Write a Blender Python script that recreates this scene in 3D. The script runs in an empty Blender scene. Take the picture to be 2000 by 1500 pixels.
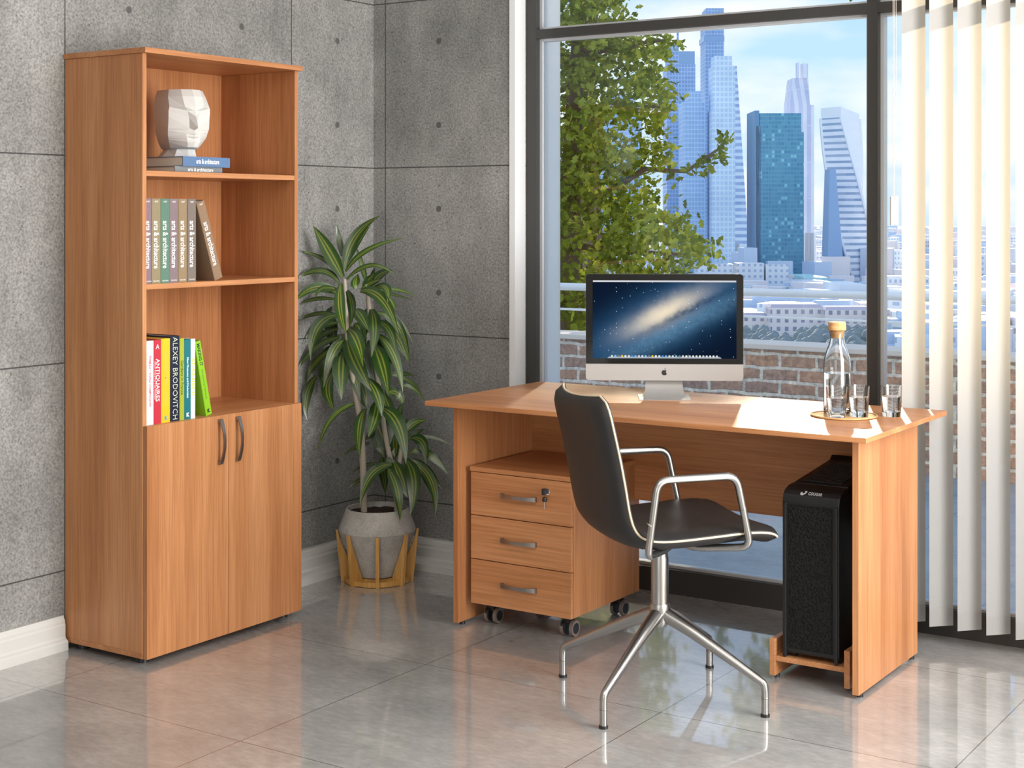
import bpy, bmesh, math, random
from mathutils import Vector, Matrix
random.seed(7)
S = bpy.context.scene
COL = S.collection
PI = math.pi

# ------------------------------------------------------------------ camera
FPX, HZ, HC = 2946.0, 422.0, 1.40          # focal length in px, horizon row, eye height
YAW = math.atan(1951 / FPX)
FW = Vector((-math.sin(YAW), math.cos(YAW)))
RT = Vector((math.cos(YAW), math.sin(YAW)))
cam = bpy.data.cameras.new('camera')
cam.sensor_width = 36
cam.lens = FPX / 2000 * 36
cam.shift_y = -(750 - HZ) / 2000
cam.clip_end = 20000
cam.clip_start = 0.05
co = bpy.data.objects.new('camera', cam)
co.location = (0, 0, HC)
co.rotation_euler = (PI / 2, 0, YAW)
COL.objects.link(co)
S.camera = co
vs = S.view_settings
vs.view_transform = 'Standard'
vs.look = 'None'
vs.gamma = 1
vs.use_curve_mapping = False
vs.exposure = 0.0

# ------------------------------------------------------------------ world
W = bpy.data.worlds.new('sky')
S.world = W
W.use_nodes = True
nt = W.node_tree
nt.nodes.clear()
wo = nt.nodes.new('ShaderNodeOutputWorld')
bg = nt.nodes.new('ShaderNodeBackground')
tc = nt.nodes.new('ShaderNodeTexCoord')
sp = nt.nodes.new('ShaderNodeSeparateXYZ')
rp = nt.nodes.new('ShaderNodeValToRGB')
mp = nt.nodes.new('ShaderNodeMapping')
nz = nt.nodes.new('ShaderNodeTexNoise')
cr = nt.nodes.new('ShaderNodeValToRGB')
mx = nt.nodes.new('ShaderNodeMix')
mx.data_type = 'RGBA'
L = nt.links.new
L(tc.outputs['Generated'], sp.inputs[0])
L(sp.outputs['Z'], rp.inputs[0])
el = rp.color_ramp.elements
el[0].position = 0.0
el[0].color = (0.60, 0.78, 0.93, 1)
el[1].position = 0.5
el[1].color = (0.34, 0.55, 0.95, 1)
for p, c in ((0.015, (.45, .70, .94, 1)), (0.05, (.50, .75, .96, 1)), (0.11, (.55, .80, .99, 1)), (0.22, (.34, .57, .95, 1))):
    e = rp.color_ramp.elements.new(p)
    e.color = c
mp.inputs['Scale'].default_value = (3.2, 3.2, 9.0)
mp.inputs['Location'].default_value = (0.35, 0.1, 0.55)
L(tc.outputs['Generated'], mp.inputs[0])
L(mp.outputs[0], nz.inputs['Vector'])
nz.inputs['Scale'].default_value = 1.6
nz.inputs['Detail'].default_value = 6
L(nz.outputs['Fac'], cr.inputs[0])
cr.color_ramp.elements[0].position = 0.38
cr.color_ramp.elements[0].color = (0, 0, 0, 1)
cr.color_ramp.elements[1].position = 0.55
cr.color_ramp.elements[1].color = (1, 1, 1, 1)
hi = nt.nodes.new('ShaderNodeValToRGB')          # fewer clouds overhead
hi.color_ramp.elements[0].position = 0.13
hi.color_ramp.elements[0].color = (1, 1, 1, 1)
hi.color_ramp.elements[1].position = 0.30
hi.color_ramp.elements[1].color = (.35, .35, .35, 1)
L(sp.outputs['Z'], hi.inputs[0])
ml = nt.nodes.new('ShaderNodeMath')
ml.operation = 'MULTIPLY'
L(cr.outputs[0], ml.inputs[0])
L(hi.outputs[0], ml.inputs[1])
L(ml.outputs[0], mx.inputs['Factor'])
L(rp.outputs[0], mx.inputs['A'])
mx.inputs['B'].default_value = (1.0, 1.0, 1.0, 1)
L(mx.outputs['Result'], bg.inputs[0])
bg.inputs[1].default_value = 1.15
L(bg.outputs[0], wo.inputs[0])

# ------------------------------------------------------------------ sun and added fill lamps
SUN_EL = math.radians(22.8)
SUN_TR = Vector((0.387 * math.cos(SUN_EL), -0.922 * math.cos(SUN_EL), -math.sin(SUN_EL)))
sl = bpy.data.lights.new('sun', 'SUN')
sl.energy = 8.5
sl.color = (1.0, 0.83, 0.62)
sl.angle = math.radians(1.6)
so = bpy.data.objects.new('sun', sl)
so.rotation_euler = (-SUN_TR).to_track_quat('Z', 'Y').to_euler()
so.location = (-10, 25, 15)
COL.objects.link(so)


def area(name, loc, target, sx, sy, power, col):
    a = bpy.data.lights.new(name, 'AREA')
    a.shape = 'RECTANGLE'
    a.size, a.size_y = sx, sy
    a.energy = power
    a.color = col
    o = bpy.data.objects.new(name, a)
    o.location = loc
    d = Vector(target) - Vector(loc)
    o.rotation_euler = d.to_track_quat('-Z', 'Y').to_euler()
    COL.objects.link(o)
    return o


area('ceiling_fill', (-0.8, 1.2, 2.88), (-0.8, 1.2, 0), 2.6, 2.2, 56, (1.0, 0.95, 0.88))  # added overhead area light to lift the room, no fitting modelled
area('key_fill', (0.0, 3.70, 1.60), (-3.65, 3.0, 1.35), 1.2, 1.9, 104, (1.0, 0.98, 0.97))  # added lamp inside the room, standing in for daylight from the right
area('side_fill', (1.42, 3.5, 0.95), (-1.6, 4.2, 0.55), 1.8, 1.3, 60, (1.0, 0.97, 0.93))  # added fill for the desk's right panel, no window in this wall
area('rear_fill', (-0.6, -2.3, 1.7), (-2.4, 4.4, 0.9), 2.6, 2.0, 46, (1.0, 0.96, 0.92))  # added fill from behind the camera for the fronts facing it


# ------------------------------------------------------------------ helpers
FWD3 = Vector((FW.x, FW.y, 0))
RT3 = Vector((RT.x, RT.y, 0))


def pix(px, py, d):
    """world point seen at photo pixel (px, py), at distance d along the view axis"""
    p = FW * d + RT * (d * (px - 1000) / FPX)
    return Vector((p.x, p.y, HC - d * (py - HZ) / FPX))


def mat(name):
    m = bpy.data.materials.new(name)
    m.use_nodes = True
    n = m.node_tree
    return m, n, n.nodes['Principled BSDF']


def simple(name, col, rough=0.5, metal=0.0, spec=0.5, coat=0.0):
    m, n, b = mat(name)
    b.inputs['Base Color'].default_value = (*col, 1)
    b.inputs['Roughness'].default_value = rough
    b.inputs['Metallic'].default_value = metal
    b.inputs['Specular IOR Level'].default_value = spec
    b.inputs['Coat Weight'].default_value = coat
    return m


def nd(n, t, **kw):
    x = n.nodes.new(t)
    for k, v in kw.items():
        setattr(x, k, v)
    return x


def mth(n, op, a, b=None, c=None):
    x = n.nodes.new('ShaderNodeMath')
    x.operation = op
    for i, v in enumerate((a, b, c)):
        if v is None:
            continue
        if isinstance(v, (int, float)):
            x.inputs[i].default_value = v
        else:
            n.links.new(v, x.inputs[i])
    return x.outputs[0]


def ramp(n, fac, stops):
    r = n.nodes.new('ShaderNodeValToRGB')
    e = r.color_ramp.elements
    while len(e) < len(stops):
        e.new(0.5)
    for i, (p, c) in enumerate(stops):
        e[i].position = p
        e[i].color = (*c, 1)
    n.links.new(fac, r.inputs[0])
    return r.outputs[0]


def mixc(n, fac, a, b, mode='MIX'):
    x = n.nodes.new('ShaderNodeMix')
    x.data_type = 'RGBA'
    x.blend_type = mode
    for k, v in (('Factor', fac), ('A', a), ('B', b)):
        if isinstance(v, (int, float)):
            x.inputs[k].default_value = v
        elif isinstance(v, tuple):
            x.inputs[k].default_value = (*v, 1)
        else:
            n.links.new(v, x.inputs[k])
    return x.outputs['Result']


def noise(n, vec, scale, detail=4, rough=0.55, out='Fac'):
    x = n.nodes.new('ShaderNodeTexNoise')
    x.inputs['Scale'].default_value = scale
    x.inputs['Detail'].default_value = detail
    x.inputs['Roughness'].default_value = rough
    n.links.new(vec, x.inputs['Vector'])
    return x.outputs[out]


def mapping(n, vec, scale=(1, 1, 1), loc=(0, 0, 0), rot=(0, 0, 0)):
    x = n.nodes.new('ShaderNodeMapping')
    x.inputs['Scale'].default_value = scale
    x.inputs['Location'].default_value = loc
    x.inputs['Rotation'].default_value = rot
    n.links.new(vec, x.inputs[0])
    return x.outputs[0]


def objco(n):
    return nd(n, 'ShaderNodeTexCoord').outputs['Object']


def bump(n, b, h, strength=0.3, dist=0.01):
    x = n.nodes.new('ShaderNodeBump')
    x.inputs['Strength'].default_value = strength
    x.inputs['Distance'].default_value = dist
    n.links.new(h, x.inputs['Height'])
    n.links.new(x.outputs[0], b.inputs['Normal'])


# ------------------------------------------------------------------ materials
def wood(name, axis, dark=(.40, .163, .063), mid=(.485, .213, .087), light=(.56, .265, .118), rough=0.38):
    m, n, b = mat(name)
    v = objco(n)
    oi = nd(n, 'ShaderNodeObjectInfo')
    off = nd(n, 'ShaderNodeVectorMath', operation='SCALE')
    off.inputs[0].default_value = (3.1, 5.7, 2.3)
    n.links.new(oi.outputs['Random'], off.inputs['Scale'])
    add = nd(n, 'ShaderNodeVectorMath', operation='ADD')
    n.links.new(v, add.inputs[0])
    n.links.new(off.outputs[0], add.inputs[1])
    v = add.outputs[0]
    s1 = [9.0, 9.0, 9.0]
    s1[axis] = 0.55
    s2 = [150.0, 150.0, 150.0]
    s2[axis] = 4.0
    s3 = [38.0, 38.0, 38.0]
    s3[axis] = 0.7
    a = noise(n, mapping(n, v, s1), 1.0, 3, 0.5)
    f = noise(n, mapping(n, v, s2), 1.0, 2, 0.6)
    g = noise(n, mapping(n, v, s3), 1.0, 2, 0.6)
    t = mth(n, 'ADD', mth(n, 'MULTIPLY', a, 0.72), mth(n, 'MULTIPLY', g, 0.28))
    c = ramp(n, t, [(0.36, dark), (0.5, mid), (0.64, light)])
    f2 = ramp(n, f, [(0.38, (.86, .83, .80)), (0.6, (1.04, 1.04, 1.04))])
    c = mixc(n, 1.0, c, f2, 'MULTIPLY')
    n.links.new(c, b.inputs['Base Color'])
    b.inputs['Roughness'].default_value = rough
    b.inputs['Specular IOR Level'].default_value = 0.4
    return m


WOOD_X, WOOD_Y, WOOD_Z = wood('wood_x', 0), wood('wood_y', 1), wood('wood_z', 2)


def concrete(name, horiz, h0, hole0):
    """cast concrete with panel joints and tie holes; horiz = 0 (x) or 1 (y) runs along the wall"""
    m, n, b = mat(name)
    v = objco(n)
    s = nd(n, 'ShaderNodeSeparateXYZ')
    n.links.new(v, s.inputs[0])
    hh, zz = s.outputs[horiz], s.outputs[2]
    jz = mth(n, 'ABSOLUTE', mth(n, 'WRAP', mth(n, 'SUBTRACT', zz, 0.251), 0.3365, -0.3365))
    jh = mth(n, 'ABSOLUTE', mth(n, 'WRAP', mth(n, 'SUBTRACT', hh, h0), 0.545, -0.545))
    jmin = mth(n, 'MINIMUM', jz, jh)
    joint = mth(n, 'LESS_THAN', jmin, 0.0024)
    a = mth(n, 'WRAP', mth(n, 'SUBTRACT', hh, hole0), 0.2725, -0.2725)
    c = mth(n, 'WRAP', mth(n, 'SUBTRACT', zz, 2.10), 0.16775, -0.16775)
    dist = mth(n, 'SQRT', mth(n, 'ADD', mth(n, 'MULTIPLY', a, a), mth(n, 'MULTIPLY', c, c)))
    hole = mth(n, 'LESS_THAN', dist, 0.0125)
    # small pin marks between
    a2 = mth(n, 'WRAP', mth(n, 'SUBTRACT', hh, hole0 + 0.10), 0.1363, -0.1363)
    c2 = mth(n, 'WRAP', mth(n, 'SUBTRACT', zz, 2.03), 0.0672, -0.0672)
    d2 = mth(n, 'SQRT', mth(n, 'ADD', mth(n, 'MULTIPLY', a2, a2), mth(n, 'MULTIPLY', c2, c2)))
    pin = mth(n, 'LESS_THAN', d2, 0.0022)
    big = noise(n, v, 1.7, 5, 0.6)
    mid = noise(n, mapping(n, v, (1, 1, 0.5)), 7.0, 5, 0.65)
    fine = noise(n, v, 130.0, 3, 0.6)
    pit = noise(n, v, 95.0, 2, 0.5)
    t = mth(n, 'ADD', mth(n, 'MULTIPLY', big, 0.55), mth(n, 'MULTIPLY', mid, 0.45))
    col = ramp(n, t, [(0.34, (.175, .178, .175)), (0.5, (.265, .265, .258)), (0.66, (.355, .352, .342))])
    col = mixc(n, 1.0, col, ramp(n, fine, [(0.34, (.66, .66, .66)), (0.66, (1.26, 1.26, 1.26))]), 'MULTIPLY')
    pits = mth(n, 'GREATER_THAN', pit, 0.70)
    col = mixc(n, mth(n, 'MULTIPLY', pits, 0.6), col, (.06, .06, .06))
    col = mixc(n, mth(n, 'MULTIPLY', hole, 0.75), col, (.055, .055, .055))
    col = mixc(n, mth(n, 'MULTIPLY', pin, 0.9), col, (.02, .02, .02))
    col = mixc(n, mth(n, 'MULTIPLY', joint, 0.85), col, (.03, .03, .03))
    n.links.new(col, b.inputs['Base Color'])
    b.inputs['Roughness'].default_value = 0.62
    b.inputs['Specular IOR Level'].default_value = 0.35
    hgt = mth(n, 'SUBTRACT', mth(n, 'MULTIPLY', fine, 0.25), mth(n, 'ADD', mth(n, 'MULTIPLY', pits, .5), mth(n, 'MAXIMUM', joint, hole)))
    bump(n, b, hgt, 0.55, 0.006)
    return m


CON_L = concrete('concrete_left', 1, 3.278, 3.55)
CON_B = concrete('concrete_back', 0, -3.848, -3.577)


def tile_floor(name, base, dk, lt, rough, x0, y0, size, warm=None):
    m, n, b = mat(name)
    v = objco(n)
    s = nd(n, 'ShaderNodeSeparateXYZ')
    n.links.new(v, s.inputs[0])
    h = size / 2
    jx = mth(n, 'ABSOLUTE', mth(n, 'WRAP', mth(n, 'SUBTRACT', s.outputs[0], x0), h, -h))
    jy = mth(n, 'ABSOLUTE', mth(n, 'WRAP', mth(n, 'SUBTRACT', s.outputs[1], y0), h, -h))
    joint = mth(n, 'LESS_THAN', mth(n, 'MINIMUM', jx, jy), 0.0016)
    big = noise(n, mapping(n, v, (1.0, 1.6, 1), rot=(0, 0, .5)), 2.6, 6, 0.66)
    fine = noise(n, mapping(n, v, (1, 2.2, 1)), 26.0, 5, 0.7)
    t = mth(n, 'ADD', mth(n, 'MULTIPLY', big, 0.62), mth(n, 'MULTIPLY', fine, 0.38))
    col = ramp(n, t, [(0.36, dk), (0.5, base), (0.64, lt)])
    col = mixc(n, mth(n, 'MULTIPLY', joint, 0.8), col, (.03, .03, .03))
    n.links.new(col, b.inputs['Base Color'])
    b.inputs['Roughness'].default_value = rough
    b.inputs['Specular IOR Level'].default_value = 0.5
    b.inputs['Coat Weight'].default_value = 1.0 if rough < .3 else 0
    b.inputs['Coat Roughness'].default_value = 0.035
    b.inputs['Coat IOR'].default_value = 1.9
    return m


FLOOR = tile_floor('polished_stone', (.335, .332, .328), (.25, .25, .252), (.44, .432, .42), 0.22, -2.0, 3.778, 0.825)
TERR = tile_floor('terrace_stone', (.30, .36, .41), (.24, .29, .34), (.36, .42, .47), 0.55, -2.2, 6.2, 1.2)
WHITE_TRIM = simple('white_trim', (.62, .62, .60), 0.4)
REVEAL = simple('white_reveal', (.80, .82, .84), 0.6)
CEIL = simple('ceiling_paint', (.75, .75, .73), 0.8)
FRAME = simple('dark_frame', (.035, .034, .032), 0.45)
BEAD = simple('light_bead', (.55, .57, .60), 0.4, 0.3)
BLACK = simple('black_plastic', (.012, .012, .013), 0.4)
BLACK2 = simple('black_satin', (.010, .010, .011), 0.38)
STEEL = simple('brushed_steel', (.43, .42, .41), 0.30, 1.0)
NICKEL = simple('satin_nickel', (.33, .30, .28), 0.36, 1.0)
CHROME = simple('chrome', (.75, .75, .75), 0.12, 1.0)
ALU = simple('aluminium', (.40, .395, .385), 0.42, 0.35)
PLASTER = simple('white_plaster', (.64, .635, .615), 0.7)
PAPER = simple('paper', (.70, .67, .58), 0.8)
SOIL = None


def glass_pane():
    m, n, b = mat('window_glass')
    n.nodes.remove(b)
    out = n.nodes['Material Output']
    t = nd(n, 'ShaderNodeBsdfTransparent')
    t.inputs[0].default_value = (.97, .99, .985, 1)
    g = nd(n, 'ShaderNodeBsdfGlossy')
    g.inputs['Roughness'].default_value = 0.0
    f = nd(n, 'ShaderNodeFresnel')
    f.inputs[0].default_value = 1.5
    x = nd(n, 'ShaderNodeMixShader')
    n.links.new(f.outputs[0], x.inputs[0])
    n.links.new(t.outputs[0], x.inputs[1])
    n.links.new(g.outputs[0], x.inputs[2])
    n.links.new(x.outputs[0], out.inputs[0])
    return m


PANE = glass_pane()


def glassy(name, ior, col=(1, 1, 1)):
    m, n, b = mat(name)
    b.inputs['Base Color'].default_value = (*col, 1)
    b.inputs['Roughness'].default_value = 0.0
    b.inputs['Transmission Weight'].default_value = 1.0
    b.inputs['IOR'].default_value = ior
    return m


GLASS = glassy('clear_glass', 1.45, (.97, .98, .98))
WATER = glassy('water', 1.33, (.97, .99, 1.0))


def leather():
    m, n, b = mat('black_leather')
    v = objco(n)
    f = noise(n, v, 420, 2, .6)
    b.inputs['Base Color'].default_value = (.017, .016, .016, 1)
    b.inputs['Roughness'].default_value = .42
    bump(n, b, f, .35, .001)
    return m


LEATHER = leather()
PIPE = simple('cream_piping', (.62, .52, .38), 0.6)


def slat_mat():
    m, n, b = mat('blind_fabric')
    out = n.nodes['Material Output']
    n.nodes.remove(b)
    d = nd(n, 'ShaderNodeBsdfDiffuse')
    d.inputs[0].default_value = (.52, .52, .52, 1)
    t = nd(n, 'ShaderNodeBsdfTranslucent')
    t.inputs[0].default_value = (.50, .452, .37, 1)
    x = nd(n, 'ShaderNodeMixShader')
    x.inputs[0].default_value = 0.5
    n.links.new(d.outputs[0], x.inputs[1])
    n.links.new(t.outputs[0], x.inputs[2])
    n.links.new(x.outputs[0], out.inputs[0])
    return m


SLAT = slat_mat()


def brick_mat():
    m, n, b = mat('old_brick')
    v = objco(n)
    w = noise(n, v, 9.0, 2, .5, 'Color')
    dv = nd(n, 'ShaderNodeVectorMath', operation='MULTIPLY_ADD')
    n.links.new(w, dv.inputs[0])
    dv.inputs[1].default_value = (.026, .0, .022)
    n.links.new(v, dv.inputs[2])
    mv = mapping(n, dv.outputs[0], (1, 1, 1), rot=(-PI / 2, 0, 0))
    bt = nd(n, 'ShaderNodeTexBrick')
    bt.offset = 0.5
    n.links.new(mv, bt.inputs['Vector'])
    bt.inputs['Scale'].default_value = 1.0
    bt.inputs['Brick Width'].default_value = 0.225
    bt.inputs['Row Height'].default_value = 0.078
    bt.inputs['Mortar Size'].default_value = 0.0115
    bt.inputs['Mortar Smooth'].default_value = 0.3
    bt.inputs['Bias'].default_value = 0.0
    bt.inputs['Color1'].default_value = (.60, .36, .24, 1)
    bt.inputs['Color2'].default_value = (.42, .30, .25, 1)
    bt.inputs['Mortar'].default_value = (.82, .76, .66, 1)
    f = noise(n, v, 28, 5, .7)
    c = mixc(n, 1.0, bt.outputs['Color'], ramp(n, f, [(.3, (.52, .52, .56)), (.66, (1.38, 1.32, 1.24))]), 'MULTIPLY')
    n.links.new(c, b.inputs['Base Color'])
    b.inputs['Roughness'].default_value = .9
    hh = mth(n, 'SUBTRACT', mth(n, 'MULTIPLY', f, .4), bt.outputs['Fac'])
    bump(n, b, hh, .7, .012)
    return m


BRICK = brick_mat()
STONECAP = simple('stone_cap', (.86, .76, .67), .8)
RAILW = simple('white_rail', (.93, .94, .94), .35)


# ------------------------------------------------------------------ mesh builder
class MB:
    def __init__(self):
        self.v, self.f, self.uv = [], [], {}

    def box(self, x0, x1, y0, y1, z0, z1, M=None):
        b = len(self.v)
        for x, y, z in ((x0, y0, z0), (x1, y0, z0), (x1, y1, z0), (x0, y1, z0), (x0, y0, z1), (x1, y0, z1), (x1, y1, z1), (x0, y1, z1)):
            p = Vector((x, y, z))
            self.v.append(M @ p if M else p)
        for q in ((0, 3, 2, 1), (4, 5, 6, 7), (0, 1, 5, 4), (1, 2, 6, 5), (2, 3, 7, 6), (3, 0, 4, 7)):
            self.f.append(tuple(b + i for i in q))
        return self

    def tube(self, pts, r, seg=10, closed=False, flat=1.0):
        pts = [Vector(p) for p in pts]
        n = len(pts)
        rr = r if isinstance(r, (list, tuple)) else [r] * n
        b = len(self.v)
        up = None
        for i, p in enumerate(pts):
            if closed:
                t = (pts[(i + 1) % n] - pts[i - 1]).normalized()
            else:
                t = (pts[min(i + 1, n - 1)] - pts[max(i - 1, 0)]).normalized()
            if up is None:
                up = Vector((0, 0, 1)) if abs(t.z) < .9 else Vector((1, 0, 0))
            u = t.cross(up)
            if u.length < 1e-6:
                u = t.orthogonal()
            u.normalize()
            w = u.cross(t).normalized()
            up = w
            for k in range(seg):
                a = 2 * PI * k / seg
                self.v.append(p + u * (rr[i] * math.cos(a)) + w * (rr[i] * flat * math.sin(a)))
        m = n if closed else n - 1
        for i in range(m):
            j = (i + 1) % n
            for k in range(seg):
                l = (k + 1) % seg
                self.f.append((b + i * seg + k, b + i * seg + l, b + j * seg + l, b + j * seg + k))
        if not closed:
            self.f.append(tuple(b + k for k in range(seg - 1, -1, -1)))
            self.f.append(tuple(b + (n - 1) * seg + k for k in range(seg)))
        return self

    def lathe(self, prof, seg=32, c=(0, 0, 0), closed=False):
        """prof: (r, z) list, open; ends with r == 0 are collapsed to a point"""
        b = len(self.v)
        idx = []
        for r, z in prof:
            if r < 1e-6:
                idx.append([len(self.v)] * seg)
                self.v.append(Vector((c[0], c[1], c[2] + z)))
            else:
                row = []
                for k in range(seg):
                    a = 2 * PI * k / seg
                    row.append(len(self.v))
                    self.v.append(Vector((c[0] + r * math.cos(a), c[1] + r * math.sin(a), c[2] + z)))
                idx.append(row)
        n = len(prof)
        for i in range(n if closed else n - 1):
            A, B = idx[i], idx[(i + 1) % n]
            for k in range(seg):
                l = (k + 1) % seg
                q = []
                for e in (A[k], A[l], B[l], B[k]):
                    if e not in q:
                        q.append(e)
                if len(q) > 2:
                    self.f.append(tuple(q))
        return self

    def prism(self, poly, d0, d1, fn):
        """poly of (a, b); fn(a, b, d) -> point"""
        b = len(self.v)
        n = len(poly)
        for d in (d0, d1):
            for p in poly:
                self.v.append(Vector(fn(p[0], p[1], d)))
        self.f.append(tuple(b + i for i in range(n - 1, -1, -1)))
        self.f.append(tuple(b + n + i for i in range(n)))
        for i in range(n):
            j = (i + 1) % n
            self.f.append((b + i, b + j, b + n + j, b + n + i))
        return self

    def grid(self, rows, close=False):
        b = len(self.v)
        n, m = len(rows), len(rows[0])
        for r in rows:
            for p in r:
                self.v.append(Vector(p))
        for i in range(n - 1):
            for k in range(m - 1):
                self.f.append((b + i * m + k, b + i * m + k + 1, b + (i + 1) * m + k + 1, b + (i + 1) * m + k))
        return self

    def build(self, name, m, parent=None, smooth=False, bevel=0.0, angle=40, recalc=True, bseg=1):
        me = bpy.data.meshes.new(name)
        me.from_pydata([tuple(p) for p in self.v], [], self.f)
        if recalc or bevel:
            bm = bmesh.new()
            bm.from_mesh(me)
            if recalc:
                bmesh.ops.recalc_face_normals(bm, faces=bm.faces)
            if bevel:
                bmesh.ops.bevel(bm, geom=list(bm.edges), offset=bevel, segments=bseg, affect='EDGES', profile=.5)
            bm.to_mesh(me)
            bm.free()
        if smooth:
            me.shade_smooth()
            me.set_sharp_from_angle(angle=math.radians(angle))
        me.materials.append(m)
        o = bpy.data.objects.new(name, me)
        COL.objects.link(o)
        if parent:
            o.parent = parent
        return o


def thing(name, label, cat, loc=(0, 0, 0), rz=0.0, group=None):
    o = bpy.data.objects.new(name, None)
    o.empty_display_size = .1
    COL.objects.link(o)
    o.location = loc
    o.rotation_euler = (0, 0, rz)
    o['label'] = label
    o['category'] = cat
    if group:
        o['group'] = group
    return o


def tag(o, label, cat, group=None, kind=None):
    o['label'] = label
    o['category'] = cat
    if group:
        o['group'] = group
    if kind:
        o['kind'] = kind
    return o


def struct(o, label=None, cat=None):
    o['kind'] = 'structure'
    if label:
        o['label'] = label
        o['category'] = cat
    return o


def text(name, s, size, m, parent, M, xs=1.0, align='CENTER', spacing=1.0, fit=None, bold=0.0):
    """raised lettering as a mesh; M maps (x right, y up, z out) into the parent's space"""
    c = bpy.data.curves.new(name, 'FONT')
    c.body = s
    c.size = size
    c.align_x = align
    c.align_y = 'CENTER'
    c.space_character = spacing
    c.extrude = 0.00015
    c.offset = bold
    c.resolution_u = 2
    t = bpy.data.objects.new(name, c)
    COL.objects.link(t)
    bpy.context.view_layer.update()
    me = bpy.data.meshes.new_from_object(t.evaluated_get(bpy.context.evaluated_depsgraph_get()))
    bpy.data.objects.remove(t)
    xsz = [v.co.x for v in me.vertices]
    if fit and xsz:
        xs = fit / max(1e-6, max(xsz) - min(xsz))
    me.transform(M @ Matrix.Diagonal((xs, 1, 1, 1)))
    me.name = name
    me.materials.clear()
    me.materials.append(m)
    o = bpy.data.objects.new(name, me)
    COL.objects.link(o)
    o.parent = parent
    return o


def frame_m(o, x, y, z):
    """matrix from origin and three axis vectors"""
    x, y, z, o = Vector(x), Vector(y), Vector(z), Vector(o)
    return Matrix(((x.x, y.x, z.x, o.x), (x.y, y.y, z.y, o.y), (x.z, y.z, z.z, o.z), (0, 0, 0, 1)))


def bez(a, b, c, t):
    return a * (1 - t) ** 2 + b * (2 * t * (1 - t)) + c * t * t


def fillet(pts, r, n=6):
    """round the inner corners of a polyline"""
    pts = [Vector(p) for p in pts]
    out = [pts[0]]
    for i in range(1, len(pts) - 1):
        p = pts[i]
        a = (pts[i - 1] - p)
        c = (pts[i + 1] - p)
        q = min(r, a.length * .49, c.length * .49)
        s, e = p + a.normalized() * q, p + c.normalized() * q
        for k in range(n + 1):
            out.append(bez(s, p, e, k / n))
    out.append(pts[-1])
    return out


# ================================================================== SETTING
XL, YB, YFR, XR, YF, ZC = -3.91, 4.87, 4.985, 1.5, -2.6, 2.95
struct(MB().box(XL - .2, XR + .2, YF - .2, 5.06, -.12, 0).build('floor', FLOOR))
struct(MB().box(XL - .2, XR + .2, YF - .2, 5.16, ZC, ZC + .15).build('ceiling', CEIL))
struct(MB().box(XL - .2, XL, YF - .2, 5.16, 0, ZC).build('wall_left', CON_L))
struct(MB().box(XL, -3.235, YB, 5.16, 0, ZC).build('wall_back', CON_B))
struct(MB().box(XR, XR + .2, YF, 5.16, 0, ZC).build('wall_right', CEIL))
struct(MB().box(XL, XR, YF - .2, YF, 0, ZC).build('wall_front', CEIL))
# white reveal of the opening, inside and outside of the frame
rv = MB()
rv.prism([(-3.235, YB - .004), (-3.209, YB - .004), (-3.236, YFR - .001), (-3.236, YFR - .001 + .0001)], 0, ZC, lambda a, b, d: (a, b, d))
rv.box(-3.236, -3.188, 5.052, 5.165, 0, ZC)
struct(rv.build('trim_1', REVEAL))

# stepped skirting boards, cut around the bookcase
BBP = [(0, 0), (.105, 0), (.105, .026), (.090, .032), (.062, .036), (.056, .044), (.056, .078), (.046, .084), (.046, .092), (.030, .100), (.022, .108), (0, .108)]
b1 = MB()
b1.prism(BBP, YF, 3.268, lambda a, b, d: (XL + a * .27, d, b))
b1.prism(BBP, 4.006, 4.765, lambda a, b, d: (XL + a, d, b))
struct(b1.build('baseboard_left', WHITE_TRIM))
b2 = MB().prism(BBP, XL, -3.215, lambda a, b, d: (d, YB - a, b))
struct(b2.build('baseboard_back', WHITE_TRIM))

# window
ZT0, ZT1, XM0, XM1 = 2.096, 2.131, -1.841, -1.803
win = bpy.data.objects.new('window_1', None)
win.location = (-1.0, YFR, 0)
COL.objects.link(win)
struct(win)


def wpart(name, m, boxes, bev=0.0, par=win):
    b = MB()
    for q in boxes:
        b.box(q[0] + 1.0, q[1] + 1.0, q[2] - YFR, q[3] - YFR, q[4], q[5])
    return b.build(name, m, par, bevel=bev)


YK = 5.05
wpart('frame', FRAME, [(-3.242, -3.188, YFR, YK, 0, ZC), (-3.188, 1.45, YFR, YK, 0, .090), (-3.188, 1.45, YFR, YK, 2.86, ZC), (1.45, 1.5, YFR, YK, 0, ZC)])
cols = [-3.188, XM0, XM1, -0.435, -0.397, 0.95, 0.988, 1.45]
for i in (1, 3, 5):
    wpart('mullion', FRAME, [(cols[i], cols[i + 1], YFR, YK, .090, 2.86)])
for i in (0, 2, 4, 6):
    wpart('transom', FRAME, [(cols[i], cols[i + 1], YFR + .001, YK, ZT0, ZT1)])
for i in (0, 2, 4, 6):
    x0, x1 = cols[i], cols[i + 1]
    for z0, z1 in ((.090, ZT0), (ZT1, 2.86)):
        wpart('glazing_bead', BEAD, [(x0, x0 + .012, 5.012, 5.046, z0, z1), (x1 - .012, x1, 5.012, 5.046, z0, z1),
                                     (x0 + .012, x1 - .012, 5.012, 5.046, z0, z0 + .010), (x0 + .012, x1 - .012, 5.012, 5.046, z1 - .010, z1)])
        wpart('pane', PANE, [(x0 + .002, x1 - .002, 5.024, 5.030, z0 + .002, z1 - .002)])

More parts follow.
